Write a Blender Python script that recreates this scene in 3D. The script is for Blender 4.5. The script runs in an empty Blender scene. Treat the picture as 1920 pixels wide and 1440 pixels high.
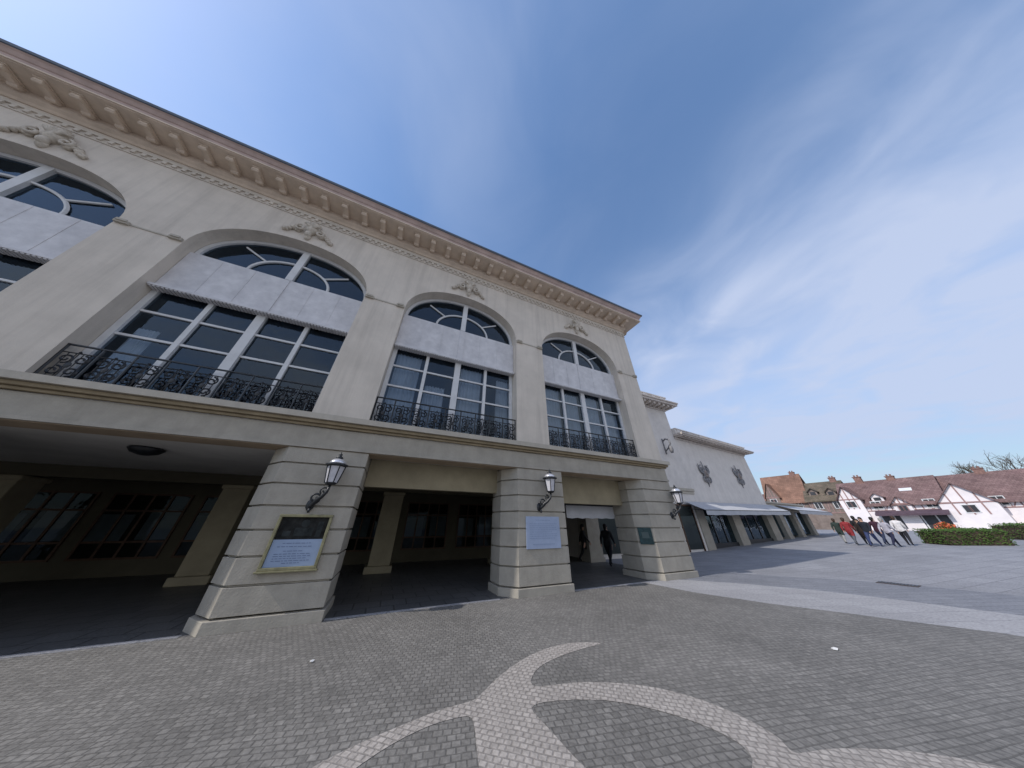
import bpy, bmesh, math, random
from mathutils import Vector, Matrix
from mathutils.geometry import tessellate_polygon
random.seed(7)
R = math.radians
scene = bpy.context.scene
C = scene.collection

# ------------------------------------------------------------------ camera
cam_d = bpy.data.cameras.new('camera')
cam_d.sensor_width = 36.0
cam_d.sensor_fit = 'HORIZONTAL'
cam_d.lens = 452.2117 / 1920 * 36.0
cam_d.clip_start = 0.05
cam_d.clip_end = 3000
cam = bpy.data.objects.new('camera', cam_d)
C.objects.link(cam)
ya, th = 1.145097, 0.530894
fw = Vector((math.cos(th) * math.cos(ya), math.cos(th) * math.sin(ya), math.sin(th)))
cam.location = (0, 0, 1.7)
cam.rotation_euler = fw.to_track_quat('-Z', 'Y').to_euler()
scene.camera = cam

# ------------------------------------------------------------------ light
SUN_EL = R(42)
sx, sy = -1.0, -0.08
n = math.hypot(sx, sy)
to_sun = Vector((sx / n * math.cos(SUN_EL), sy / n * math.cos(SUN_EL), math.sin(SUN_EL)))
sun_d = bpy.data.lights.new('sun', 'SUN')
sun_d.energy = 2.5
sun_d.angle = R(0.5)
sun_d.color = (1.0, 0.95, 0.88)
sun = bpy.data.objects.new('sun', sun_d)
C.objects.link(sun)
sun.rotation_euler = (-to_sun).to_track_quat('-Z', 'Y').to_euler()

world = bpy.data.worlds.new('World')
scene.world = world
world.use_nodes = True
wn, wl = world.node_tree.nodes, world.node_tree.links
wn.clear()
w_out = wn.new('ShaderNodeOutputWorld')
w_bg = wn.new('ShaderNodeBackground')
w_bg.inputs['Strength'].default_value = 0.15
sky = wn.new('ShaderNodeTexSky')
sky.sky_type = 'NISHITA'
sky.sun_disc = False
sky.sun_elevation = SUN_EL
sky.sun_rotation = math.atan2(sx, sy)
sky.altitude = 0
sky.air_density = 1.0
sky.dust_density = 0.6
sky.ozone_density = 2.0


def wmath(op, a, b=None):
    m = wn.new('ShaderNodeMath')
    m.operation = op
    for i, v in enumerate((a, b)):
        if v is None:
            continue
        if isinstance(v, (int, float)):
            m.inputs[i].default_value = v
        else:
            wl.new(v, m.inputs[i])
    return m.outputs[0]


# thin cirrus: noise on the plane of the cloud layer, stretched along the wind
tc = wn.new('ShaderNodeTexCoord')
sep = wn.new('ShaderNodeSeparateXYZ')
wl.new(tc.outputs['Generated'], sep.inputs[0])
zc = wmath('MAXIMUM', wmath('ADD', sep.outputs['Z'], 0.10), 0.03)
comb = wn.new('ShaderNodeCombineXYZ')
wl.new(wmath('DIVIDE', sep.outputs['X'], zc), comb.inputs[0])
wl.new(wmath('DIVIDE', sep.outputs['Y'], zc), comb.inputs[1])


def cloud_noise(scale, rot, stretch, detail, rough, off, ys=1.0):
    mp = wn.new('ShaderNodeMapping')
    mp.inputs['Rotation'].default_value = (0, 0, rot)
    mp.inputs['Scale'].default_value = (scale * stretch, scale * ys, 1)
    mp.inputs['Location'].default_value = off
    wl.new(comb.outputs[0], mp.inputs[0])
    nz = wn.new('ShaderNodeTexNoise')
    nz.inputs['Scale'].default_value = 1.0
    nz.inputs['Detail'].default_value = detail
    nz.inputs['Roughness'].default_value = rough
    nz.inputs['Distortion'].default_value = 0.6
    wl.new(mp.outputs[0], nz.inputs['Vector'])
    return nz.outputs['Fac']


def wramp(v, a, b, lo=0.0, hi=1.0):
    r = wn.new('ShaderNodeMapRange')
    r.interpolation_type = 'SMOOTHSTEP'
    r.inputs['From Min'].default_value = a
    r.inputs['From Max'].default_value = b
    r.inputs['To Min'].default_value = lo
    r.inputs['To Max'].default_value = hi
    wl.new(v, r.inputs['Value'])
    return r.outputs[0]


ux = wmath('DIVIDE', sep.outputs['X'], zc)
streak = wramp(cloud_noise(2.3, R(8), 1.0, 5, 0.52, (0.4, 7.2, 0), 0.95), 0.24, 0.84)
patch = wramp(cloud_noise(0.9, R(-15), 1.0, 4, 0.5, (2.6, 1.3, 0), 0.8), 0.38, 0.68)
wisps = wmath('MULTIPLY', wmath('MULTIPLY', streak, wmath('ADD', wmath('MULTIPLY', patch, 0.75), 0.25)), wramp(ux, -0.3, 1.3, 0.34, 0.62))
bank = wmath('MULTIPLY', wmath('MULTIPLY', wramp(ux, 0.75, 1.7), wramp(sep.outputs['Z'], 0.10, 0.24)),
             wmath('ADD', wmath('MULTIPLY', streak, 0.38), wmath('ADD', wmath('MULTIPLY', patch, 0.26), 0.24)))
veil = wmath('ADD', wmath('MULTIPLY', wramp(ux, 0.2, 1.6), 0.22), 0.03)
cover = wmath('MINIMUM', wmath('ADD', wmath('ADD', wisps, bank), veil), 0.92)
cmix = wn.new('ShaderNodeMix')
cmix.data_type = 'RGBA'
wl.new(cover, cmix.inputs[0])
hsv = wn.new('ShaderNodeHueSaturation')
hsv.inputs['Saturation'].default_value = 1.12
wl.new(sky.outputs[0], hsv.inputs['Color'])
vm_ = wn.new('ShaderNodeVectorMath')
vm_.operation = 'SCALE'
wl.new(hsv.outputs[0], vm_.inputs[0])
wl.new(wramp(sep.outputs['Z'], 0.0, 0.45, 0.50, 1.16), vm_.inputs['Scale'])
wl.new(vm_.outputs[0], cmix.inputs[6])
cmix.inputs[7].default_value = (2.95, 3.4, 4.5, 1)
# unseen bright cloud added behind the camera to lift and neutralise facade light
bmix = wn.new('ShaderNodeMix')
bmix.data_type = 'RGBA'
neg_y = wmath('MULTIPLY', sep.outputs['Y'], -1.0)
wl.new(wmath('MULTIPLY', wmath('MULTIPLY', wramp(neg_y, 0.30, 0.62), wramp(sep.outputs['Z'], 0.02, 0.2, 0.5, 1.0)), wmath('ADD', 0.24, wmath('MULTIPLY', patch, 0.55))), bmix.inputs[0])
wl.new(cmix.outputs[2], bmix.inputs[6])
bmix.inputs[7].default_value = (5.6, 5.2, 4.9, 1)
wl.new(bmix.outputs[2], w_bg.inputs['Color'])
wl.new(w_bg.outputs[0], w_out.inputs[0])

scene.view_settings.view_transform = 'Standard'
scene.view_settings.look = 'None'
scene.view_settings.exposure = 0.35
scene.view_settings.gamma = 1.0
scene.cycles.max_bounces = 8
scene.cycles.diffuse_bounces = 4
scene.cycles.glossy_bounces = 4
scene.cycles.transparent_max_bounces = 12
scene.cycles.use_denoising = True


# ------------------------------------------------------------------ mesh helper
class MB:
    def __init__(self):
        self.v, self.f, self.M = [], [], None

    def _a(self, pts, faces):
        k = len(self.v)
        for p in pts:
            p = Vector(p)
            self.v.append(self.M @ p if self.M else p)
        self.f += [[k + i for i in fc] for fc in faces]

    def box(self, x0, x1, y0, y1, z0, z1):
        self._a([(x0, y0, z0), (x1, y0, z0), (x1, y1, z0), (x0, y1, z0), (x0, y0, z1), (x1, y0, z1), (x1, y1, z1), (x0, y1, z1)],
                [(0, 3, 2, 1), (4, 5, 6, 7), (0, 1, 5, 4), (1, 2, 6, 5), (2, 3, 7, 6), (3, 0, 4, 7)])
        return self

    def quad(self, *p):
        self._a(p, [tuple(range(len(p)))])
        return self

    def prism(self, poly, z0, z1):
        """extrude a counter-clockwise xy polygon"""
        m = len(poly)
        pts = [(x, y, z0) for x, y in poly] + [(x, y, z1) for x, y in poly]
        fs = [tuple(range(m - 1, -1, -1)), tuple(range(m, 2 * m))]
        fs += [(i, (i + 1) % m, m + (i + 1) % m, m + i) for i in range(m)]
        self._a(pts, fs)
        return self

    def prism_y(self, poly, y0, y1):
        """extrude an xz polygon along y"""
        m = len(poly)
        pts = [(x, y0, z) for x, z in poly] + [(x, y1, z) for x, z in poly]
        fs = [tuple(range(m)), tuple(range(2 * m - 1, m - 1, -1))]
        fs += [((i + 1) % m, i, m + i, m + (i + 1) % m) for i in range(m)]
        self._a(pts, fs)
        return self

    def tube(self, pts, r, n=6, closed=False):
        pts = [Vector(p) for p in pts]
        rs = r if isinstance(r, (list, tuple)) else [r] * len(pts)
        rings = []
        up = Vector((0, 0, 1))
        prev = None
        for i, p in enumerate(pts):
            if closed:
                t = pts[(i + 1) % len(pts)] - pts[i - 1]
            else:
                t = pts[min(i + 1, len(pts) - 1)] - pts[max(i - 1, 0)]
            t.normalize()
            a = prev if prev is not None else (up if abs(t.z) < .9 else Vector((1, 0, 0)))
            a = a - t * a.dot(t)
            if a.length < 1e-5:
                a = Vector((0, 1, 0)) - t * t.y
            a.normalize()
            prev = a
            b = t.cross(a)
            rings.append([p + (a * math.cos(2 * math.pi * k / n) + b * math.sin(2 * math.pi * k / n)) * rs[i] for k in range(n)])
        fs = []
        m = len(rings)
        for i in range(m if closed else m - 1):
            j = (i + 1) % m
            for k in range(n):
                fs.append((i * n + k, i * n + (k + 1) % n, j * n + (k + 1) % n, j * n + k))
        if not closed:
            fs.append(tuple(range(n - 1, -1, -1)))
            fs.append(tuple((m - 1) * n + k for k in range(n)))
        self._a([q for rg in rings for q in rg], fs)
        return self

    def lathe(self, prof, c=(0, 0, 0), n=16):
        pts, fs = [], []
        for r, z in prof:
            for k in range(n):
                a = 2 * math.pi * k / n
                pts.append((c[0] + r * math.cos(a), c[1] + r * math.sin(a), c[2] + z))
        for i in range(len(prof) - 1):
            for k in range(n):
                fs.append((i * n + k, i * n + (k + 1) % n, (i + 1) * n + (k + 1) % n, (i + 1) * n + k))
        fs.append(tuple(range(n - 1, -1, -1)))
        fs.append(tuple((len(prof) - 1) * n + k for k in range(n)))
        self._a(pts, fs)
        return self

    def blob(self, c, rx, ry, rz, nu=10, nv=6):
        pts, fs = [], []
        for i in range(nv + 1):
            t = math.pi * i / nv
            for k in range(nu):
                a = 2 * math.pi * k / nu
                pts.append((c[0] + rx * math.sin(t) * math.cos(a), c[1] + ry * math.sin(t) * math.sin(a), c[2] + rz * math.cos(t)))
        for i in range(nv):
            for k in range(nu):
                fs.append((i * nu + k, (i + 1) * nu + k, (i + 1) * nu + (k + 1) % nu, i * nu + (k + 1) % nu))
        self._a(pts, fs)
        return self

    def build(self, name, mat, parent=None, smooth=False, bevel=0.0, face=None):
        me = bpy.data.meshes.new(name)
        me.from_pydata([tuple(p) for p in self.v], [], self.f)
        me.validate()
        bm = bmesh.new()
        bm.from_mesh(me)
        bmesh.ops.remove_doubles(bm, verts=bm.verts, dist=1e-5)
        bmesh.ops.recalc_face_normals(bm, faces=bm.faces)
        bm.to_mesh(me)
        bm.free()
        me.materials.append(mat)
        if smooth:
            for p in me.polygons:
                p.use_smooth = True
        o = bpy.data.objects.new(name, me)
        C.objects.link(o)
        if bevel:
            b = o.modifiers.new('bevel', 'BEVEL')
            b.width = bevel
            b.segments = 2
            b.limit_method = 'ANGLE'
        if parent:
            o.parent = parent
        if face:
            for p in me.polygons:
                if p.normal.dot(Vector(face)) < 0:
                    p.flip()
        return o


def tag(o, label=None, cat=None, group=None, kind=None):
    if label: o['label'] = label
    if cat: o['category'] = cat
    if group: o['group'] = group
    if kind: o['kind'] = kind
    return o


def thing(name, label, cat, loc=(0, 0, 0), rz=0.0, group=None):
    o = bpy.data.objects.new(name, None)
    o.empty_display_size = .2
    C.objects.link(o)
    o.location = loc
    o.rotation_euler = (0, 0, rz)
    return tag(o, label, cat, group)


def dup(o, parent=None, loc=None, rz=None):
    c = o.copy()
    C.objects.link(c)
    if parent is not None:
        c.parent = parent
    if loc is not None:
        c.location = loc
    if rz is not None:
        c.rotation_euler = (0, 0, rz)
    for ch in list(o.children):
        dup(ch, c)
    return c


# ------------------------------------------------------------------ materials
def mat(name, col, rough=.8, var=.0, vscale=3.0, bump=0.0, bscale=30.0, spec=.3, metal=0.0, streak=0.0, col2=None, emis=None):
    m = bpy.data.materials.new(name)
    m.use_nodes = True
    nt = m.node_tree
    b = nt.nodes['Principled BSDF']
    b.inputs['Base Color'].default_value = (*col, 1)
    b.inputs['Roughness'].default_value = rough
    b.inputs['Specular IOR Level'].default_value = spec
    b.inputs['Metallic'].default_value = metal
    t = nt.nodes.new('ShaderNodeTexCoord')
    if var or col2:
        nz = nt.nodes.new('ShaderNodeTexNoise')
        nz.inputs['Scale'].default_value = vscale
        nz.inputs['Detail'].default_value = 6
        nz.inputs['Roughness'].default_value = .65
        nt.links.new(t.outputs['Object'], nz.inputs['Vector'])
        mr = nt.nodes.new('ShaderNodeMapRange')
        mr.inputs['From Min'].default_value = .32
        mr.inputs['From Max'].default_value = .68
        nt.links.new(nz.outputs['Fac'], mr.inputs['Value'])
        mx = nt.nodes.new('ShaderNodeMix')
        mx.data_type = 'RGBA'
        c2 = col2 or tuple(c * (1 + var) for c in col)
        c1 = col if col2 else tuple(c * (1 - var) for c in col)
        mx.inputs[6].default_value = (*c1, 1)
        mx.inputs[7].default_value = (*c2, 1)
        nt.links.new(mr.outputs[0], mx.inputs[0])
        last = mx.outputs[2]
        if streak:
            mp = nt.nodes.new('ShaderNodeMapping')
            mp.inputs['Scale'].default_value = (2.2, 2.2, .12)
            nt.links.new(t.outputs['Object'], mp.inputs[0])
            n2 = nt.nodes.new('ShaderNodeTexNoise')
            n2.inputs['Scale'].default_value = 1.6
            n2.inputs['Detail'].default_value = 7
            n2.inputs['Roughness'].default_value = .7
            nt.links.new(mp.outputs[0], n2.inputs['Vector'])
            m2 = nt.nodes.new('ShaderNodeMapRange')
            m2.inputs['From Min'].default_value = .47
            m2.inputs['From Max'].default_value = .76
            m2.inputs['To Max'].default_value = streak
            nt.links.new(n2.outputs['Fac'], m2.inputs['Value'])
            m3 = nt.nodes.new('ShaderNodeMix')
            m3.data_type = 'RGBA'
            m3.inputs[7].default_value = (*(c * .45 for c in col), 1)
            nt.links.new(m2.outputs[0], m3.inputs[0])
            nt.links.new(last, m3.inputs[6])
            last = m3.outputs[2]
        nt.links.new(last, b.inputs['Base Color'])
    if bump:
        n3 = nt.nodes.new('ShaderNodeTexNoise')
        n3.inputs['Scale'].default_value = bscale
        n3.inputs['Detail'].default_value = 5
        nt.links.new(t.outputs['Object'], n3.inputs['Vector'])
        bp = nt.nodes.new('ShaderNodeBump')
        bp.inputs['Strength'].default_value = bump
        bp.inputs['Distance'].default_value = .02
        nt.links.new(n3.outputs['Fac'], bp.inputs['Height'])
        nt.links.new(bp.outputs[0], b.inputs['Normal'])
    if emis:
        b.inputs['Emission Color'].default_value = (*emis[0], 1)
        b.inputs['Emission Strength'].default_value = emis[1]
    return m


def glass(name, tint=(.45, .55, .65), body=(.012, .02, .03), clear=.55, wob=.03, ior=1.62):
    """window glass: mirror by Fresnel over partly see-through dark body"""
    m = bpy.data.materials.new(name)
    m.use_nodes = True
    nt = m.node_tree
    nt.nodes.clear()
    out = nt.nodes.new('ShaderNodeOutputMaterial')
    tr = nt.nodes.new('ShaderNodeBsdfTransparent')
    tr.inputs[0].default_value = (*tint, 1)
    df = nt.nodes.new('ShaderNodeBsdfDiffuse')
    df.inputs[0].default_value = (*body, 1)
    mx = nt.nodes.new('ShaderNodeMixShader')
    mx.inputs[0].default_value = clear
    nt.links.new(df.outputs[0], mx.inputs[1])
    nt.links.new(tr.outputs[0], mx.inputs[2])
    gl = nt.nodes.new('ShaderNodeBsdfGlossy')
    gl.inputs['Roughness'].default_value = .03
    gl.inputs[0].default_value = (.62, .80, 1.0, 1)
    t = nt.nodes.new('ShaderNodeTexCoord')
    nz = nt.nodes.new('ShaderNodeTexNoise')
    nz.inputs['Scale'].default_value = 1.7
    nz.inputs['Detail'].default_value = 2
    nt.links.new(t.outputs['Object'], nz.inputs['Vector'])
    bp = nt.nodes.new('ShaderNodeBump')
    bp.inputs['Strength'].default_value = .35
    bp.inputs['Distance'].default_value = wob
    nt.links.new(nz.outputs['Fac'], bp.inputs['Height'])
    nt.links.new(bp.outputs[0], gl.inputs['Normal'])
    fr = nt.nodes.new('ShaderNodeFresnel')
    fr.inputs[0].default_value = ior
    m2 = nt.nodes.new('ShaderNodeMixShader')
    nt.links.new(fr.outputs[0], m2.inputs[0])
    nt.links.new(mx.outputs[0], m2.inputs[1])
    nt.links.new(gl.outputs[0], m2.inputs[2])
    nt.links.new(m2.outputs[0], out.inputs[0])
    return m


def sett_mat(name, c1, c2, mortar, scale, bw, rh, dist=.0, rot=0.0, rough=.75, msize=.02, blotch=.25):
    """hand laid stone setts or slabs on world xy"""
    m = bpy.data.materials.new(name)
    m.use_nodes = True
    nt = m.node_tree
    b = nt.nodes['Principled BSDF']
    b.inputs['Roughness'].default_value = rough
    b.inputs['Specular IOR Level'].default_value = .35
    t = nt.nodes.new('ShaderNodeTexCoord')
    mp = nt.nodes.new('ShaderNodeMapping')
    mp.inputs['Rotation'].default_value = (0, 0, rot)
    nt.links.new(t.outputs['Object'], mp.inputs[0])
    vec = mp.outputs[0]
    if dist:
        nz = nt.nodes.new('ShaderNodeTexNoise')
        nz.inputs['Scale'].default_value = .8
        nz.inputs['Detail'].default_value = 3
        nt.links.new(t.outputs['Object'], nz.inputs['Vector'])
        sub = nt.nodes.new('ShaderNodeVectorMath')
        sub.operation = 'SUBTRACT'
        sub.inputs[1].default_value = (.5, .5, .5)
        nt.links.new(nz.outputs['Color'], sub.inputs[0])
        sc = nt.nodes.new('ShaderNodeVectorMath')
        sc.operation = 'SCALE'
        sc.inputs['Scale'].default_value = dist
        nt.links.new(sub.outputs[0], sc.inputs[0])
        ad = nt.nodes.new('ShaderNodeVectorMath')
        nt.links.new(vec, ad.inputs[0])
        nt.links.new(sc.outputs[0], ad.inputs[1])
        vec = ad.outputs[0]
    br = nt.nodes.new('ShaderNodeTexBrick')
    br.inputs['Color1'].default_value = (*c1, 1)
    br.inputs['Color2'].default_value = (*c2, 1)
    br.inputs['Mortar'].default_value = (*mortar, 1)
    br.inputs['Scale'].default_value = scale
    br.inputs['Mortar Size'].default_value = msize
    br.inputs['Mortar Smooth'].default_value = .4
    br.inputs['Brick Width'].default_value = bw
    br.inputs['Row Height'].default_value = rh
    nt.links.new(vec, br.inputs['Vector'])
    n2 = nt.nodes.new('ShaderNodeTexNoise')
    n2.inputs['Scale'].default_value = .45
    n2.inputs['Detail'].default_value = 8
    n2.inputs['Roughness'].default_value = .7
    nt.links.new(t.outputs['Object'], n2.inputs['Vector'])
    mr = nt.nodes.new('ShaderNodeMapRange')
    mr.inputs['From Min'].default_value = .3
    mr.inputs['From Max'].default_value = .7
    mr.inputs['To Min'].default_value = 1 - blotch
    mr.inputs['To Max'].default_value = 1 + blotch
    nt.links.new(n2.outputs['Fac'], mr.inputs['Value'])
    n4 = nt.nodes.new('ShaderNodeTexNoise')
    n4.inputs['Scale'].default_value = 22
    n4.inputs['Detail'].default_value = 4
    nt.links.new(t.outputs['Object'], n4.inputs['Vector'])
    mr4 = nt.nodes.new('ShaderNodeMapRange')
    mr4.inputs['From Min'].default_value = .3
    mr4.inputs['From Max'].default_value = .7
    mr4.inputs['To Min'].default_value = .78
    mr4.inputs['To Max'].default_value = 1.22
    nt.links.new(n4.outputs['Fac'], mr4.inputs['Value'])
    mul = nt.nodes.new('ShaderNodeMath')
    mul.operation = 'MULTIPLY'
    nt.links.new(mr.outputs[0], mul.inputs[0])
    nt.links.new(mr4.outputs[0], mul.inputs[1])
    vm = nt.nodes.new('ShaderNodeVectorMath')
    vm.operation = 'SCALE'
    nt.links.new(br.outputs['Color'], vm.inputs[0])
    nt.links.new(mul.outputs[0], vm.inputs['Scale'])
    nt.links.new(vm.outputs[0], b.inputs['Base Color'])
    inv = nt.nodes.new('ShaderNodeMath')
    inv.operation = 'MULTIPLY_ADD'
    inv.inputs[1].default_value = -1
    nt.links.new(br.outputs['Fac'], inv.inputs[0])
    nt.links.new(n4.outputs['Fac'], inv.inputs[2])
    bp = nt.nodes.new('ShaderNodeBump')
    bp.inputs['Strength'].default_value = .5
    bp.inputs['Distance'].default_value = .012
    nt.links.new(inv.outputs[0], bp.inputs['Height'])
    nt.links.new(bp.outputs[0], b.inputs['Normal'])
    return m


def roof_mat(name, c1, c2, mortar):
    m = sett_mat(name, c1, c2, mortar, 1.0, .35, .28, blotch=.35, rough=.85, msize=.015)
    return m


M = {}
M['stucco'] = mat('stucco', (.635, .57, .49), .9, .08, 1.1, .3, 40, streak=.36)
M['wingwall'] = mat('wing_stucco', (.645, .605, .565), .9, .09, 1.3, .3, 40, streak=.14)
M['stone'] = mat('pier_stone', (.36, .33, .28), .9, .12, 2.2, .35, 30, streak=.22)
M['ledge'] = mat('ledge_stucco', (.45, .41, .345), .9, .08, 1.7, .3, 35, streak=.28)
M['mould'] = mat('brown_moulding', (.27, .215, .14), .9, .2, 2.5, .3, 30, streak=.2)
M['wingcorn'] = mat('wing_cornice', (.56, .50, .45), .9, .12, 2.0, .3, 30)
M['greyiron'] = mat('grey_iron', (.22, .215, .22), .6, .3, 6, spec=.4)
M['joint'] = mat('joint', (.16, .14, .11), .95)
M['corn'] = mat('cornice_stucco', (.64, .525, .415), .9, .14, 2.0, .3, 30)
M['eave'] = mat('eave_band', (.47, .355, .31), .85, .18, 1.6, .2, 20)
M['slate'] = mat('gutter_zinc', (.10, .12, .15), .5, .2, 2.0)
M['white'] = mat('white_paint', (.62, .62, .62), .55, .08, 3.0)
M['panel'] = mat('frosted_panel', (.50, .49, .50), .5, 0, 2.6, .25, 5, col2=(.68, .665, .67))
M['glass'] = glass('window_glass', (.72, .80, .88), (.010, .018, .032), .78)
M['shopglass'] = glass('shop_glass', (.5, .6, .6), (.012, .02, .022), .5, .03, 1.4)
M['dimglass'] = glass('arcade_glass', (.5, .55, .55), (.008, .010, .010), .5, .03, 1.22)
M['iron'] = mat('black_iron', (.012, .014, .018), .42, spec=.5)
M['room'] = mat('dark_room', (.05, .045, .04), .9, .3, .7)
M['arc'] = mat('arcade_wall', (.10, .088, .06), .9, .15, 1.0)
M['ceil'] = mat('arcade_ceiling', (.62, .60, .57), .9, .1, 1.0)
M['beam'] = mat('beam_wood', (.36, .28, .20), .8, .15, 2.0)
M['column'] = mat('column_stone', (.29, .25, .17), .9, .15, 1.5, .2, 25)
M['curtain'] = mat('curtain_cloth', (.80, .81, .84), .9, .12, 2.0)
M['carve'] = mat('carved_stone', (.55, .49, .41), .95, .22, 9.0, .5, 25)
M['lampglass'] = mat('lamp_glass', (.55, .54, .57), .25, .1, 9.0, spec=.5)
M['lampdome'] = mat('lamp_dome', (.75, .75, .8), .25, spec=.6, metal=.6)  # pale base colour stands in for the sun highlight on the lantern cap
M['gilt'] = mat('gilt_frame', (.25, .23, .135), .45, .25, 8.0, metal=.3)
M['paper2'] = mat('board_paper', (.31, .37, .50), .5, .07, 3.0)
M['ink2'] = mat('board_ink', (.22, .28, .40), .6)
M['paper'] = mat('poster_paper', (.27, .34, .47), .5, .06, 4.0)
M['ink'] = mat('poster_ink', (.13, .17, .27), .6)
M['dark'] = mat('dark_print', (.006, .006, .006), .6, 0, 7.0, col2=(.03, .03, .028), spec=.1)
M['greenplate'] = mat('dark_green_plate', (.02, .05, .055), .35, .4, 9.0)
M['awning'] = mat('awning_cloth', (.45, .455, .48), .85, .08, 2.0, .1, 10)
M['brownwood'] = mat('brown_door', (.09, .05, .03), .6, .3, 5.0)
M['redgoods'] = mat('red_display', (.16, .03, .035), .7, .6, 2.5)
M['teal'] = mat('shop_display', (.06, .10, .10), .7, .9, 1.6)

M['cobble'] = sett_mat('cobble_setts', (.155, .148, .139), (.215, .205, .192), (.125, .119, .111), 1.0, .088, .082, .16, R(14), msize=.009, blotch=.22)
M['inlay'] = sett_mat('pale_setts', (.325, .298, .275), (.40, .367, .338), (.25, .228, .21), 1.0, .075, .07, .12, R(40), msize=.010, blotch=.10)
M['plaza'] = sett_mat('plaza_slabs', (.235, .235, .25), (.27, .27, .285), (.15, .15, .165), 1.0, 1.2, .6, 0, R(8), msize=.012, blotch=.14)
M['band'] = sett_mat('pale_band', (.30, .295, .305), (.34, .335, .345), (.22, .22, .23), 1.0, .9, .6, 0, R(20), msize=.010, blotch=.09)
M['dband'] = sett_mat('grey_band', (.185, .19, .21), (.215, .22, .24), (.12, .12, .14), 1.0, .6, .3, 0, R(20), msize=.012, blotch=.14)
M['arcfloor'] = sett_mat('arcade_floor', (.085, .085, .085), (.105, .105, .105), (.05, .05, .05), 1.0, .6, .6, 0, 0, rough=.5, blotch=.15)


# ------------------------------------------------------------------ ground
def gz(x):
    return min(max(0.0, x - 17) * .026, 1.0)


xs = [-600, -60, 0, 17] + [17 + 38.4615 * k / 6 for k in range(1, 7)] + [80, 150, 700]
mb = MB()
for a, b in zip(xs[:-1], xs[1:]):
    mb.quad((a, -600, gz(a)), (b, -600, gz(b)), (b, 600, gz(b)), (a, 600, gz(a)))
tag(mb.build('ground', M['plaza']), kind='structure')


def sheet(name, poly, z, m, kind='structure'):
    tri = tessellate_polygon([[Vector((x, y, 0)) for x, y in poly]])
    b = MB()
    b._a([(x, y, z) for x, y in poly], [tuple(t) for t in tri])
    o = b.build(name, m)
    for p in o.data.polygons:
        if p.normal.z < 0:
            p.flip()
    return tag(o, kind=kind)


def arc_pts(table, lo, hi):
    """smooth edge x(y) through measured points"""
    out = []
    k = 40
    for i in range(k + 1):
        y = lo + (hi - lo) * i / k
        for (y0, x0), (y1, x1) in zip(table[:-1], table[1:]):
            if y0 <= y <= y1:
                t = (y - y0) / (y1 - y0)
                t = t * t * (3 - 2 * t) * .35 + t * .65
                out.append((x0 + (x1 - x0) * t, y))
                break
    return out


e1 = arc_pts([(-14, 8.6), (-6, 10.6), (0, 10.95), (1.7, 10.75), (3.1, 10.05), (4.9, 9.15), (6.2, 8.7), (7.9, 8.55)], -14, 7.9)
e2 = arc_pts([(-14, 11.4), (-6, 13.0), (0, 13.3), (1.8, 13.1), (3.7, 12.75), (4.7, 12.4), (6.25, 11.5), (7.2, 10.6), (7.9, 9.9)], -14, 7.9)
e3 = arc_pts([(-14, 14.0), (-6, 15.9), (0, 16.6), (2.0, 16.6), (4.1, 16.3), (7.3, 13.9), (7.9, 13.2)], -14, 7.9)
sheet('cobble_paving', [(-30, -14)] + e1 + [(-30, 7.9)], .004, M['cobble'])
sheet('paving_band', e1 + e2[::-1], .0045, M['band'])
sheet('paving_strip', e2 + e3[::-1], .004, M['dband'])
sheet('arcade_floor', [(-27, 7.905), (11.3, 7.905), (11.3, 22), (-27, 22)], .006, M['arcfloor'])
# kerb line of pale stone along the arcade
mb = MB()
for a, b in ((-27, -2.9), (-.75, 3.2), (5.5, 9.1)):
    mb.box(a, b, 7.78, 7.90, .0, .012)
tag(mb.build('kerb', M['band']), kind='structure')
swirl = [(3.77, 4.53), (3.34, 4.75), (2.93, 4.78), (2.49, 4.69), (2.03, 4.47), (1.7, 4.25), (1.46, 4.05), (1.34, 3.95), (1.21, 3.94), (0.97, 3.94), (0.7, 3.89), (0.31, 3.8), (0.07, 3.73), (-0.16, 3.63), (-0.38, 3.5), (-0.9, 3.1), (-1.3, 2.7), (-1.6, 2.2), (-1.45, 2.1), (-1.1, 2.5), (-.6, 2.95), (-0.12, 3.27), (0.04, 3.39), (0.21, 3.5), (0.4, 3.61), (0.63, 3.70), (0.88, 3.75), (1.1, 3.74), (1.22, 3.71), (1.2, 3.51), (1.15, 3.31), (1.1, 3.07), (1.05, 2.83), (1.02, 2.53), (1.0, 2.0), (1.2, 1.4), (1.7, 1.2), (1.95, 1.6), (1.98, 2.11), (1.94, 2.42), (1.89, 2.71), (1.87, 2.86), (1.86, 3.09), (1.84, 3.37), (1.83, 3.54), (1.9, 3.60), (2.08, 3.58), (2.43, 3.46), (2.74, 3.29), (3.01, 3.03), (3.21, 2.75), (3.31, 2.51), (3.32, 2.34), (3.25, 2.22), (3.1, 2.16), (2.9, 2.05), (2.7, 1.8), (2.75, 1.3), (3.1, .8), (4.0, .5), (4.96, 0.63), (5.2, 1.0), (5.07, 1.24), (4.92, 1.39), (4.78, 1.54), (4.5, 1.74), (4.17, 1.91), (3.95, 2.0), (3.73, 2.06), (3.65, 2.08), (3.63, 2.12), (3.67, 2.17), (3.73, 2.25), (3.76, 2.42), (3.74, 2.65), (3.63, 2.97), (3.37, 3.32), (3.01, 3.57), (2.65, 3.75), (2.31, 3.83), (2.10, 3.88), (2.05, 3.96), (2.13, 4.09), (2.28, 4.24), (2.52, 4.36), (2.91, 4.46), (3.37, 4.51)]


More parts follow.
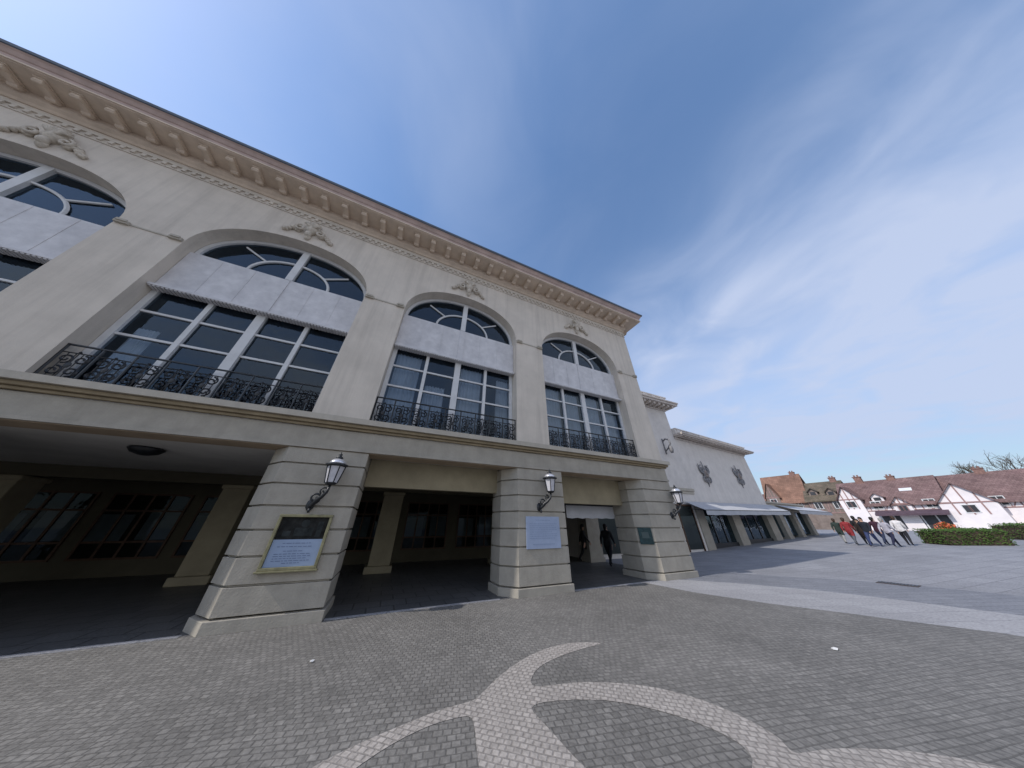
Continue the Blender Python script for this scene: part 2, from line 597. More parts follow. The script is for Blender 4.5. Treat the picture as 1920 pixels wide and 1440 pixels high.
def smooth_poly(p, it=2):
    for _ in range(it):
        q = []
        for i in range(len(p)):
            a, b = p[i], p[(i + 1) % len(p)]
            q += [(a[0] * .75 + b[0] * .25, a[1] * .75 + b[1] * .25), (a[0] * .25 + b[0] * .75, a[1] * .25 + b[1] * .75)]
        p = q
    return p


sheet('paving_inlay', smooth_poly(swirl, 1), .008, M['inlay'])

# ------------------------------------------------------------------ main casino building
YF, XL, XR = 7.72, -27.0, 11.3
SILL, SPR, RISE, HALF = 4.28, 9.0, 1.72, 2.39
ZT = 12.75
WX = [-17.15, -11.0, -4.84, 1.316, 7.47]
PX = [-21.5, -15.3, -9.1, -1.70, 4.60]
casino = thing('casino_building', 'long cream two storey casino with tall arched windows over an open arcade', 'building', (0, 0, 0))


def arch(cx, k=28, dx=0.0):
    out = []
    for i in range(k + 1):
        a = math.pi * (1 - i / k)
        c, s = math.cos(a), math.sin(a)
        e = 2 / 2.15
        out.append((cx + (HALF + dx) * math.copysign(abs(c) ** e, c), SPR + (RISE + dx) * abs(s) ** e))
    return out


w = MB()
edges = [XL]
for c in WX:
    edges += [c - HALF, c + HALF]
edges.append(XR)
for i in range(0, len(edges), 2):
    a, b = edges[i], edges[i + 1]
    w.quad((a, YF, SILL), (b, YF, SILL), (b, YF, ZT), (a, YF, ZT))
DEP = 8.32
for c in WX:
    ap = arch(c)
    for (x0, z0), (x1, z1) in zip(ap[:-1], ap[1:]):
        w.quad((x0, YF, z0), (x1, YF, z1), (x1, YF, ZT), (x0, YF, ZT))
        w.quad((x0, YF, z0), (x0, DEP, z0), (x1, DEP, z1), (x1, YF, z1))
    for s in (-1, 1):
        x = c + s * HALF
        w.quad((x, YF, SILL), (x, DEP, SILL), (x, DEP, SPR), (x, YF, SPR))
# right flank, back and roof
w.quad((XR, YF, SILL), (XR, 22, SILL), (XR, 22, ZT), (XR, YF, ZT))
w.quad((XL, YF, 0), (XL, 22, 0), (XL, 22, ZT), (XL, YF, ZT))
w.quad((XL, 22, 0), (XR, 22, 0), (XR, 22, ZT), (XL, 22, ZT))
w.quad((XL, YF, ZT + .3), (XR, YF, ZT + .3), (XR, 22, ZT + .3), (XL, 22, ZT + .3))
w.build('wall', M['stucco'], casino)

# thin line of the springing between windows, with small blocks
for i in range(0, len(edges), 2):
    b = MB()
    a, e = edges[i], edges[i + 1]
    b.box(a + .05, e - .05, YF - .018, YF + .01, SPR - .02, SPR + .03)
    for x in (a + .16, e - .16):
        b.box(x - .14, x + .14, YF - .07, YF + .01, SPR - .05, SPR + .05)
        b.box(x - .10, x + .10, YF - .10, YF - .07, SPR + .0, SPR + .07)
    b.build('impost_moulding', M['ledge'], casino)

# ledge and frieze above the arcade
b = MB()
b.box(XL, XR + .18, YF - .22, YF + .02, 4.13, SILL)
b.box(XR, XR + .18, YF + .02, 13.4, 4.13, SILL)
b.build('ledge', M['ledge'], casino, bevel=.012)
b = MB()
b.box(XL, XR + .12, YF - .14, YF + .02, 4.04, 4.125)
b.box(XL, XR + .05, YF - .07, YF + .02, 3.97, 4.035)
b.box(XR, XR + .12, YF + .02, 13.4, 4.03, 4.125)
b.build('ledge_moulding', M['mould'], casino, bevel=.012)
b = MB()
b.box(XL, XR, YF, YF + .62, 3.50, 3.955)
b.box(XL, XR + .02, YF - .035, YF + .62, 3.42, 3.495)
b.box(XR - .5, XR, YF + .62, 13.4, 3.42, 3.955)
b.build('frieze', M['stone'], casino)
b = MB()
b.box(XL, XR - .01, YF + .63, 21.9, 3.46, 4.2)
b.build('arcade_ceiling', M['ceil'], casino)
# soffit strip and beams hanging behind the frieze
b = MB()
b.box(XL, XR - .51, YF + .03, YF + .61, 3.405, 3.4195)
b.build('soffit', M['beam'], casino)
b = MB()
b.box(-.80, 3.35, 8.62, 8.85, 2.68, 3.455)
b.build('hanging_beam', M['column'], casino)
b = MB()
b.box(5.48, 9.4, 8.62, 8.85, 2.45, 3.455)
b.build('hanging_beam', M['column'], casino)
b = MB()
b.box(XL + .1, XR - .6, 13.75, 14.25, 3.08, 3.455)
b.build('cross_beam', M['arc'], casino)


def pier(cx, hw, name='pier', right_plain=True, depth=1.25):
    """rusticated pier, chamfered on its left front corner"""
    b = MB()
    zs = [.21, .68, 1.15, 1.62, 2.09, 2.56, 3.03, 3.418]

    def poly(o, ch=.40):
        x0, x1, y0, y1 = cx - hw - o, cx + hw + o, YF - o, YF + depth + o
        return [(x0 + 0.0, y0), (x1, y0), (x1, y1), (x0 - ch, y1), (x0 - ch, y0 + ch * 1.25), ]
    pl = poly(.045)
    b.prism(pl, 0, .195)
    z0 = .195
    for z1 in zs[0:]:
        if z1 > .3:
            b.prism(poly(0), z0 + .019, z1 - .019)
        b.prism(poly(-.05), z1 - .0189, z1 + .0189) if z1 < 3.4 else None
        z0 = z1
    b.prism(poly(-.05), .1951, .2285)
    return b.build(name, M['stone'], casino, bevel=.008)


for cx in PX:
    pier(cx, .885)
pier(10.42, .88, depth=1.5)
# far corner pier of the open right flank
b = MB()
b.box(XR - .9, XR, 12.7, 13.48, .006, 3.418)
b.box(XR - .95, XR + .05, 12.65, 13.49, .006, .2)
b.build('pier', M['stone'], casino)

# arcade interior
b = MB()
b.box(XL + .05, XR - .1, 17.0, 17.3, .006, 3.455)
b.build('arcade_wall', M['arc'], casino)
fw0 = None
for x0 in (-13.4, -10.6, -7.8, -4.6, -1.8, 1.0, 4.0, 7.0):
    if fw0 is None:
        fr = MB()
        for k in range(5):
            fr.box(k * .5825, k * .5825 + .07, -.07, -.005, .55, 2.9)
        for z in (.55, 1.1, 2.2, 2.83):
            fr.box(0.001, 2.399, -.06, -.006, z, z + .07)
        fw0 = fr.build('french_window', M['brownwood'], casino)
        pn = MB()
        pn.quad((.03, -.03, .6), (2.37, -.03, .6), (2.37, -.03, 2.85), (.03, -.03, 2.85))
        pn.build('pane', M['dimglass'], fw0, face=(0, -1, 0))
        pn = MB()
        pn.box(.07, 1.0, -.018, -.012, 1.15, 2.1)
        pn.box(1.4, 2.3, -.018, -.012, 1.2, 2.3)
        pn.build('net_curtain', M['curtain'], fw0)
        o = fw0
    else:
        o = dup(fw0)
    o.location = (x0, 17.0, 0)
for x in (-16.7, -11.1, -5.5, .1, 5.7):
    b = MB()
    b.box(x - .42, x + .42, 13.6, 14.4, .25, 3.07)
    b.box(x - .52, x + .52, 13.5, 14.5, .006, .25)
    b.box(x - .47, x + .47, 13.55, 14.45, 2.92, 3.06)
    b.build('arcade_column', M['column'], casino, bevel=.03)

# upper room behind the windows
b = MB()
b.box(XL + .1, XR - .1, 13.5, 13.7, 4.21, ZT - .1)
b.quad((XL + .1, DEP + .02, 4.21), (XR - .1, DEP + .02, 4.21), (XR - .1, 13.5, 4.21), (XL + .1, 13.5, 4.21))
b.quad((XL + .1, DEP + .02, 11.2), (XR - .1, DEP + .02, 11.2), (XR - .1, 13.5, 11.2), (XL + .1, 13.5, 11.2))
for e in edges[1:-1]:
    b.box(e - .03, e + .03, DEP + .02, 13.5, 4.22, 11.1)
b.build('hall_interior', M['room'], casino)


# windows (local: origin at centre of the opening on the ground line, glass plane y = 0)
def spiral(cx, cz, r0, turns, a0, sgn, y, k=18):
    out = []
    for i in range(k + 1):
        t = i / k
        r = r0 * (1 - .78 * t)
        a = a0 + sgn * turns * 2 * math.pi * t
        out.append((cx + r * math.cos(a), y, cz + r * math.sin(a)))
    return out


def make_window():
    f = MB()
    H, yb = HALF - .01, .06
    f.box(-H, -H + .13, -.07, yb, SILL, SPR)
    f.box(H - .13, H, -.07, yb, SILL, SPR)
    f.box(-H + .13, H - .13, -.07, yb, SILL + .001, SILL + .12)
    f.box(-.11, .11, -.10, yb - .005, SILL + .12, 7.33)
    for x in (-1.16, 1.16):
        f.box(x - .055, x + .055, -.08, yb - .01, SILL + .12, 7.33)
    for z, t in ((6.62, .03), (5.82, .03)):
        for x0, x1 in ((-H + .13, -1.216), (-1.104, -.111), (.111, 1.104), (1.216, H - .13)):
            f.box(x0, x1, -.05, yb - .015, z - t, z + t)
    # fan light
    ap = [(x, z) for x, z in arch(0, 28, -.01)]
    ai = [(x * .955, SPR + (z - SPR) * .93) for x, z in ap]
    for i in range(len(ap) - 1):
        (x0, z0), (x1, z1) = ap[i], ap[i + 1]
        (u0, w0), (u1, w1) = ai[i], ai[i + 1]
        f.quad((x0, -.07, z0), (x1, -.07, z1), (u1, -.07, w1), (u0, -.07, w0))
        f.quad((u0, -.07, w0), (u1, -.07, w1), (u1, yb, w1), (u0, yb, w0))
    f.box(-H + .05, H - .05, -.075, yb - .004, SPR - .03, SPR + .05)
    f.box(-.10, .10, -.10, yb - .006, SPR + .05, SPR + RISE * .95)
    ring = [(1.12 * math.cos(math.pi * i / 20), -.03, SPR + .04 + .86 * math.sin(math.pi * i / 20)) for i in range(21)]
    f.tube(ring, .045, 5)
    for a in (42, 138):
        c, s = math.cos(R(a)), math.sin(R(a))
        f.tube([(1.12 * c, -.03, SPR + .04 + .86 * s), (2.05 * c, -.03, SPR + 1.50 * s)], .035, 5)
    win = f.build('window', M['white'])
    p = MB()
    for x0, x1 in ((-H, -1.16), (-1.16, 0), (0, 1.16), (1.16, H)):
        p.quad((x0, 0, SILL + .05), (x1, 0, SILL + .05), (x1, 0, 7.4), (x0, 0, 7.4))
    m = len(ap)
    p.quad(*[(x, .0, z) for x, z in ap])
    p.build('pane', M['glass'], win, face=(0, -1, 0))
    q = MB()
    q.box(-H, H, -.16, -.075, 7.44, SPR - .035)
    q.box(-.11, .11, -.185, -.155, 7.44, SPR - .05)
    q.box(-H, H, -.30, -.05, 7.335, 7.40)
    q.box(-H, H, -.25, -.05, 7.40, 7.435)
    for i in range(56):
        x = -H + .05 + i * (2 * H - .10) / 55
        q.box(x - .026, x + .026, -.285, -.06, 7.305, 7.334)
    for x in (-1.6, -.8, .8, 1.6):
        q.box(x - .012, x + .012, -.168, -.1595, 7.44, SPR - .05)
    q.build('transom_panel', M['panel'], win)
    # wrought iron guard rail
    g = MB()
    y = -.36
    g.tube([(-H, y, 5.17), (H, y, 5.17)], .026, 6)
    g.tube([(-H, y, 4.98), (H, y, 4.98)], .014, 5)
    g.tube([(-H, y, 4.38), (H, y, 4.38)], .02, 5)
    nb = 9
    pw = 2 * H / nb
    for i in range(nb):
        x0 = -H + i * pw
        xc = x0 + pw / 2
        g.tube([(x0 + .012, y, 4.285), (x0 + .012, y, 5.17)], .022, 5)
        for q in (.2, .4, .6, .8):
            g.tube([(x0 + q * pw, y + .02, 4.38), (x0 + q * pw, y + .02, 4.98)], .011, 4)
        for sg in (-1, 1):
            g.tube(spiral(xc + sg * .115, 4.83, .115, 1.3, math.pi / 2 * (1 - sg) + R(90), -sg, y), .019, 4)
            g.tube(spiral(xc + sg * .115, 4.53, .115, 1.3, math.pi / 2 * (1 - sg) - R(90), sg, y), .019, 4)
        g.tube([(xc, y, 4.38), (xc, y, 4.98)], .011, 4)
        g.blob((xc, y, 4.68), .055, .02, .075, 8, 4)
        g.lathe([(.005, 0), (.028, .02), (.005, .05)], (xc, y, 4.985), 6)
    g.tube([(H - .012, y, 4.285), (H - .012, y, 5.17)], .017, 5)
    g.build('railing', M['iron'], win)
    return win


def curtain(win, spans, seed):
    rnd = random.Random(seed)
    b = MB()
    for x0, x1, z0, z1 in spans:
        k = 22
        pts = [(x0 + (x1 - x0) * i / k, .22 + .05 * math.sin(i * 1.9 + rnd.random()) + .02 * rnd.random()) for i in range(k + 1)]
        for (a, ya_), (c, yc) in zip(pts[:-1], pts[1:]):
            b.quad((a, ya_, z0), (c, yc, z0), (c, yc * .9, z1), (a, ya_ * .9, z1))
    return b.build('curtain', M['curtain'], win, smooth=True)


win0 = make_window()
wins = []
for i, c in enumerate(WX):
    o = win0 if i == 0 else dup(win0)
    o.parent = casino
    o.location = (c, 8.2, 0)
    wins.append(o)
curtain(wins[3], [(-2.2, -1.35, 4.4, 7.3), (-1.05, -.35, 4.4, 6.2), (.2, 1.05, 4.4, 7.3), (1.75, 2.3, 4.4, 7.1)], 3)
curtain(wins[4], [(-2.25, -1.25, 4.4, 7.3), (-1.0, -.2, 4.4, 7.2), (.2, 1.05, 4.4, 7.3), (1.3, 2.2, 4.4, 6.6)], 5)
curtain(wins[2], [(-2.2, -1.75, 4.4, 6.2)], 8)


# carved keystones: shell, scrolls and leaves
def keystone(cx):
    b = MB()
    rnd = random.Random(int(cx * 10))
    z = 11.42
    b.blob((cx, YF - .05, z), .24, .20, .34, 12, 8)
    for i in range(7):
        a = R(20 + i * 23.3)
        b.tube([(cx, YF - .16, z - .1), (cx + .22 * math.cos(a), YF - .24, z + .05 + .2 * math.sin(a)), (cx + .36 * math.cos(a), YF - .14, z + .08 + .36 * math.sin(a))], [.05, .065, .03], 6)
    for sg in (-1, 1):
        b.tube([(px, YF - .14, pz) for px, _, pz in spiral(cx + sg * .38, z - .18, .19, 1.2, R(90), -sg, 0)], .05, 6)
        for j in range(6):
            t = j / 5
            x = cx + sg * (.45 + .45 * t)
            zz = z - .30 + .10 * math.sin(t * 5) - .12 * t
            b.blob((x, YF - .06, zz), .12 - .05 * t, .09, .09 - .03 * t, 8, 5)
            b.blob((x + sg * .03, YF - .05, zz + .13 - .06 * t), .06, .07, .07, 7, 4)
    b.blob((cx, YF - .12, z - .42), .13, .12, .18, 8, 6)
    b.lathe([(.02, -.72), (.09, -.66), (.13, -.5), (.08, -.42)], (cx, YF - .04, z), 8)
    o = b.build('keystone', M['carve'], casino, smooth=True)
    pv = Vector((cx, YF, z))
    for v in o.data.vertices:
        d = v.co - pv
        v.co = pv + Vector((d.x * .80, d.y * .85, d.z * .84))
    return o


for c in WX[1:]:
    keystone(c - .05)

# dentil band
b = MB()
b.box(XL, XR + .05, YF - .05, YF + .01, 12.19, 12.25)
b.box(XL, XR + .03, YF - .03, YF + .01, 11.97, 12.0)
x = XL + .1
while x < XR:
    b.box(x, x + .10, YF - .045, YF + .01, 12.06, 12.188)
    x += .235
b.build('dentil_band', M['stucco'], casino)


def sweep(prof, name, m, parent, sd=.8):
    """profile (out, z) swept along the front and round the right flank"""
    b = MB()
    rows = []
    for d, z in prof:
        rows.append([(XL, YF - d, z), (XR + d * sd, YF - d, z), (XR + d * sd, 22, z)])
    for r0, r1 in zip(rows[:-1], rows[1:]):
        for i in range(2):
            b.quad(r0[i], r0[i + 1], r1[i + 1], r1[i])
    b.quad(*[r[0] for r in rows])
    b.quad(*[r[2] for r in rows][::-1])
    return b.build(name, m, parent)


cornice = sweep([(-.02, 12.42), (.04, 12.42), (.08, 12.50), (.16, 12.56), (.18, 12.64), (.18, 12.80), (.86, 12.80), (.86, 12.83), (.90, 12.83), (.90, 12.885), (-.02, 12.885)], 'cornice', M['corn'], casino)
sweep([(.88, 12.886), (.88, 13.03), (.91, 13.05), (.97, 13.16), (1.02, 13.20), (-.01, 13.20), (-.01, 12.886)], 'eaves_band', M['eave'], casino)
sweep([(1.0, 13.201), (1.05, 13.215), (1.07, 13.30), (1.02, 13.32), (-.01, 13.36), (-.01, 13.201)], 'gutter', M['slate'], casino)
b = MB()
b.prism_y([(-.085, .05), (.085, .05), (.085, .14), (-.085, .14)], -.54, .0)
b.prism_y([(-.115, .14), (.115, .14), (.115, .18), (-.115, .18)], -.57, .0)
for yy, rr in ((-.48, .05), (-.10, .07)):
    b.M = Matrix.Translation((0, yy, .06)) @ Matrix.Rotation(R(90), 4, 'Y')
    b.lathe([(rr, -.1), (rr, .1)], (0, 0, 0), 10)
    b.M = None
mod0 = b.build('modillion', M['corn'], cornice)
mod0.location = (XR - .25, YF - .18, 12.61)
k = 1
while XR - .25 - k * .69 > -15.5:
    dup(mod0, loc=(XR - .25 - k * .69, YF - .18, 12.61))
    k += 1
for k in range(6):
    dup(mod0, loc=(XR + .12, YF + .3 + k * .69, 12.61), rz=R(90))

# ------------------------------------------------------------------ wings to the right
wing2 = thing('casino_wing', 'tall narrow cream wing set back beside the main casino block', 'building', (XR, 13.5, 0))


def place(o, root):
    o.parent = root
    o.matrix_parent_inverse = (Matrix.Translation(root.location) @ root.rotation_euler.to_matrix().to_4x4()).inverted()
    return o


b = MB()
b.box(XR + .01, 22.4, 13.5, 22, 0, 11.3)
place(b.build('wall', M['wingwall']), wing2)


def side_cornice(x0, x1, y, z, d, h, root, endr=True, mods=True):
    b = MB()
    b.box(x0, x1 + .10, y - .10, y + .02, z - .02, z + .12)
    b.box(x0, x1 + d, y - d, y + 1.4, z + .36 * h, z + .55 * h)
    b.box(x0, x1 + d * 1.1, y - d * 1.1, y + 1.4, z + .56 * h, z + .68 * h)
    cn = place(b.build('cornice', M['wingcorn']), root)
    b = MB()
    b.box(x0, x1 + .15, y - .35, y + 1.2, z + .69 * h, z + h + .25)
    b.box(x0, x1 + .22, y - .42, y + 1.3, z + h + .251, z + h + .36)
    k = x0 + .3
    while k < x1:
        b.box(k - .22, k + .22, y - .42, y - .35, z + .74 * h, z + h + .2)
        k += 1.15
    place(b.build('parapet', M['wingwall']), root)
    if mods:
        k = x0 + .2
        while k < x1 + d * .5:
            if k > 17:
                b = MB()
                b.box(k - .11, k + .11, y - d * .85, y - .0, z + .13, z + .355 * h)
                place(b.build('modillion', M['wingcorn']), root)
            k += .62
    return cn


side_cornice(XR + .01, 22.4, 13.5, 11.25, .85, 1.0, wing2)
b = MB()
b.box(XR + .01, 22.5, 13.38, 13.52, 4.1, 4.3)
b.box(XR + .01, 22.45, 13.44, 13.52, 3.9, 4.09)
place(b.build('ledge', M['ledge']), wing2)
for x0, x1 in ((11.6, 15.5), (16.6, 19.1), (19.8, 21.4)):
    b = MB()
    b.box(x0, x1, 13.45, 13.52, .25, 3.0)
    w_ = place(b.build('shop_window', M['dimglass']), wing2)
    b = MB()
    b.box(x0 - .1, x1 + .1, 13.42, 13.499, 3.001, 3.12)
    b.box(x0 - .1, x0 - .001, 13.42, 13.499, .1, 3.0)
    b.box(x1 + .001, x1 + .1, 13.42, 13.499, .1, 3.0)
    place(b.build('frame', M['brownwood']), w_) if False else place(b.build('window_frame', M['brownwood']), wing2)

A3 = R(4.6)
O3 = Vector((22.41, 13.5, 0))
wing3 = thing('casino_wing', 'low cream casino wing with dark scroll ornaments over its shop awning', 'building', O3, A3)
L3 = 13.4
b = MB()
b.box(0, L3, 0, 9, 3.0, 8.75)
b.build('wall', M['wingwall'], wing3)
b = MB()
d3, z3, h3 = .75, 8.55, .62
b.box(-.0, L3 + .10, -.10, .02, z3 - .02, z3 + .12)
b.box(-.0, L3 + d3, -d3, 1.4, z3 + .23, z3 + .34)
b.box(-.0, L3 + d3 * 1.1, -d3 * 1.1, 1.4, z3 + .345, z3 + .42)
b.build('cornice', M['wingcorn'], wing3)
k = .2
while k < L3 + .3:
    b = MB()
    b.box(k - .1, k + .1, -d3 * .85, 0, z3 + .13, z3 + .228)
    b.build('modillion', M['wingcorn'], wing3)
    k += .6
b = MB()
b.box(0, L3 + .15, -.30, 1.2, z3 + .425, z3 + .85)
b.box(0, L3 + .22, -.37, 1.3, z3 + .851, z3 + .94)
k = .5
while k < L3:
    b.box(k - .25, k + .25, -.36, -.30, z3 + .46, z3 + .82)
    k += 1.9
b.build('parapet', M['wingwall'], wing3)
g3 = lambda s: gz(O3.x + s * math.cos(A3))
for s0, s1 in ((-.55, .55), (4.9, 6.3), (11.9, L3)):
    b = MB()
    z0 = g3(s0) - .1
    for z in (z0, z0 + .55, z0 + 1.1, z0 + 1.65, z0 + 2.2, z0 + 2.75):
        if z < 2.98:
            b.box(s0, s1, -.02, .9, z + .012, min(z + .538, 2.999))
            b.box(s0 + .02, s1 - .02, 0.0, .88, z - .0119, z + .0119)
    b.build('pier', M['stone'], wing3)
for s0, s1, mm in ((.55, 4.9, 'teal'), (6.3, 11.9, 'teal')):
    b = MB()
    b.box(s0, s1, .35, .42, g3(s0) + .35, 2.99)
    w_ = b.build('shop_window', M['shopglass'], wing3)
    b = MB()
    b.box(s0, s1, .25, .5, g3(s0) - .2, g3(s0) + .349)
    b.build('sill_panel', M['iron'], wing3)
    nn = 3
    for j in range(1, nn):
        b = MB()
        x = s0 + (s1 - s0) * j / nn
        b.box(x - .05, x + .05, .30, .345, g3(s0) + .35, 2.98)
        b.build('mullion', M['iron'], w_)
    b = MB()
    b.box(s0, s1, 2.4, 2.5, 0, 2.99)
    b.build('shop_wall', M[mm], wing3)
    for j in range(5):
        b = MB()
        x = s0 + (j + .5) * (s1 - s0) / 5
        b.lathe([(.3, -.8), (.3, -.3), (.12, -.28), (.12, .0), (.34, .3), (.3, .7), (.1, .95)], (x, 1.6, g3(s0) + .8 + .2 * (j % 2)), 10)
        b.build('shop_display', M[('curtain', 'teal', 'brownwood')[j % 3]], wing3, smooth=True)
b = MB()
b.box(-2.2, -.56, .2, .3, .1, 3.0)
b.build('door', M['brownwood'], wing3)


def awning(root, s0, s1, zt, zb, out, gzv=None, name='awning', val=.22, rise=0.0):
    b = MB()
    k = 14
    for i in range(k):
        a, c = s0 + (s1 - s0) * i / k, s0 + (s1 - s0) * (i + 1) / k
        sag = .02
        b.quad((a, -.02, zt), (c, -.02, zt), (c, -out * .5, (zt + zb + val) / 2 - sag), (a, -out * .5, (zt + zb + val) / 2 - sag))
        b.quad((a, -out * .5, (zt + zb + val) / 2 - sag), (c, -out * .5, (zt + zb + val) / 2 - sag), (c, -out, zb + val), (a, -out, zb + val))
        dz = .03 * (i % 2)
        b.quad((a, -out, zb + val), (c, -out, zb + val), (c, -out, zb + dz), (a, -out, zb + .03 - dz))
    for q in b.v:
        q.z += rise * ((q.x - s0) / (s1 - s0) - .5)
    o = b.build(name, M['awning'], root)
    sol = o.modifiers.new('thick', 'SOLIDIFY')
    sol.thickness = .012
    f = MB()
    f.tube([(s0, -out, zb + val), (s1, -out, zb + val)], .025, 6)
    for i in range(4):
        x = s0 + .1 + (s1 - s0 - .2) * i / 3
        f.tube([(x, -.02, zb + val + .13), (x, -out + .03, zb + val - .02)], .018, 5)
    for q in f.v:
        q.z += rise * ((q.x - s0) / (s1 - s0) - .5)
    f.build('awning_frame', M['iron'], o)
    return o


awning(wing3, -1.6, 14.2, 3.45, 2.47, 1.25, val=.34, rise=.26)

pav = thing('shop_pavilion', 'single storey shop pavilion with pale awning at the end of the casino wing', 'building', O3 + Vector((L3 * math.cos(A3), L3 * math.sin(A3), 0)), A3)
gp = lambda s: gz(O3.x + (L3 + s) * math.cos(A3))
LP = 10.6
b = MB()
b.box(0.01, LP, 0.05, 6, 3.05, 3.75)
b.box(0.01, LP + .2, -.1, 6.2, 3.751, 3.9)
b.build('roof', M['ledge'], pav)
for s0, s1 in ((1.8, 2.9), (5.6, 6.5), (9.6, LP)):
    b = MB()
    b.box(s0, s1, .0, .8, gp(s0) - .1, 3.049)
    b.box(s0 - .04, s1 + .04, -.04, .84, gp(s0) - .1, gp(s0) + .2)
    b.build('pier', M['stone'], pav)
for s0, s1, mm in ((0.02, 1.8, 'redgoods'), (2.9, 5.6, 'redgoods'), (6.5, 9.6, 'room')):
    b = MB()
    b.box(s0, s1, .35, .42, gp(s0) + .2, 3.04)
    b.build('shop_window', M['shopglass'], pav)
    b = MB()
    b.box(s0, s1, 2.2, 2.3, .2, 3.04)
    b.build('shop_wall', M[mm], pav)
    for j in range(3):
        b = MB()
        x = s0 + (j + .5) * (s1 - s0) / 3
        b.lathe([(.25, -1), (.25, -.3), (.1, -.28), (.1, .0), (.28, .3), (.25, .6), (.1, .8)], (x, 1.3, gp(s0) + 1.0 + .2 * (j % 2)), 10)
        b.build('shop_display', M[('redgoods', 'curtain', 'brownwood')[j]], pav, smooth=True)
awning(pav, 2.2, 12.4, 3.62, 2.72, 1.6, val=.34)

# ------------------------------------------------------------------ awning in the third arcade bay
b = MB()
aw = thing('awning', 'pale blue grey awning hanging inside the last arcade bay', 'awning', (8.35, 9.95, 0))
awning(aw, -1.75, 1.85, 2.66, 1.95, .75, name='awning_cloth', val=.50)
f = MB()
for x in (-1.7, 1.8):
    f.tube([(x, -.03, 2.6), (x, -.03, 3.46)], .02, 6)
f.build('hanger', M['iron'], aw)

# ------------------------------------------------------------------ lanterns
lan = thing('wall_lantern', '', 'lantern', (-1.70, YF, 2.12), 0, 'lanterns on the arcade piers')
b = MB()
b.lathe([(.0, 0), (.085, .0), (.085, .02), (.05, .035), (.0, .04)], (0, 0, 0), 12)
for i in range(len(b.v)):
    p = b.v[i]
    b.v[i] = Vector((p.x, -p.z, p.y * 1.5))
b.tube([(0, -.02, -.04), (.05, -.09, .0), (.12, -.15, .10), (.20, -.22, .16), (.28, -.28, .26), (.30, -.30, .40)], [.03, .045, .05, .04, .032, .028], 8)
b.tube([(x, -.13, z) for x, _, z in spiral(.06, .14, .12, 1.3, R(-60), 1, 0)], .022, 6)
b.tube([(x, -.21, z) for x, _, z in spiral(.21, .30, .085, 1.2, R(-120), -1, 0)], .018, 6)
b.blob((.02, -.08, -.12), .035, .035, .05, 8, 5)
b.build('bracket', M['iron'], lan, smooth=True)
b = MB()
b.lathe([(.02, .40), (.09, .42), (.125, .45), (.13, .47)], (.30, -.30, 0), 6)
b.lathe([(.0, .835), (.19, .84), (.245, .86), (.245, .885), (.19, .90), (.17, .905)], (.30, -.30, 0), 16)
for kk in range(6):
    a = 2 * math.pi * kk / 6
    b.tube([(.30 + .128 * math.cos(a), -.30 + .128 * math.sin(a), .46), (.30 + .195 * math.cos(a), -.30 + .195 * math.sin(a), .845)], .013, 5)
b.build('frame', M['iron'], lan)
b = MB()
b.lathe([(.122, .471), (.186, .834)], (.30, -.30, 0), 6)
b.build('lamp_glass', M['lampglass'], lan)
b = MB()
b.lathe([(.185, .902), (.165, .95), (.12, 1.0), (.07, 1.02)], (.30, -.30, 0), 16)
b.build('lamp_dome', M['lampdome'], lan, smooth=True)
b = MB()
b.lathe([(.075, 1.021), (.085, 1.05), (.05, 1.08), (.03, 1.1), (.05, 1.125), (.012, 1.16), (.004, 1.2)], (.30, -.30, 0), 10)
b.build('finial', M['iron'], lan, smooth=True)
lan['label'] = 'black wall lantern on the pier with the framed display case'
l2 = dup(lan, loc=(4.48, YF, 2.22))
l2['label'] = 'black wall lantern on the pier above the pale blue notice board'
l3 = dup(lan, loc=(10.86, YF, 2.07))
l3['label'] = 'black wall lantern on the corner pier at the right end of the arcade'

# ------------------------------------------------------------------ signs
case = thing('display_case', 'gilt framed display case with dark photograph above a pale blue notice', 'display case', (-1.665, YF, .90))
FW, FH, FT = .50, 1.02, .055
b = MB()
for x0, x1, z0, z1 in ((-FW, FW, 0, FT), (-FW, FW, FH - FT, FH), (-FW, -FW + FT, FT + .0001, FH - FT - .0001), (FW - FT, FW, FT + .0001, FH - FT - .0001)):
    b.box(x0, x1, -.085, -.003, z0, z1)
b.box(-FW - .03, FW + .03, -.10, -.003, -.035, -.001)
b.build('frame', M['gilt'], case, bevel=.008)
b = MB()
b.box(-FW + FT + .001, FW - FT - .001, -.03, -.004, FT + .001, FH - FT - .001)
b.build('back_board', M['dark'], case)
b = MB()
b.box(-FW + FT + .004, FW - FT - .004, -.045, -.031, FT + .002, .54)
b.build('notice', M['paper'], case)


def text_rows(root, rows, y0, y1, rnd, th_, m):
    for z, x0, x1 in rows:
        b = MB()
        x = x0
        while x < x1 - .02:
            w_ = min(rnd.choice((.03, .05, .07, .09)), x1 - x)
            b.box(x, x + w_, y0, y1, z - th_ * rnd.uniform(.8, 1.2), z + th_)
            x += w_ + .018
        b.build('text_line', m, root)


text_rows(case, ((.47, -.26, .24), (.41, -.33, .30), (.33, -.2, .16), (.28, -.34, .30), (.24, -.34, .33), (.20, -.34, .24), (.16, -.34, .31), (.12, -.15, .15)), -.0475, -.0455, random.Random(4), .006, M['ink'])
b = MB()
b.box(-.14, .20, -.034, -.031, .60, .76)
b.blob((.02, -.032, .84), .08, .008, .08, 10, 6)
b.box(.26, .36, -.034, -.031, .58, .88)
b.box(-.34, -.2, -.034, -.031, .60, .70)
b.build('photograph', mat('faded_print', (.010, .012, .012), .6, 0, 6, col2=(.045, .05, .05), spec=.1), case)

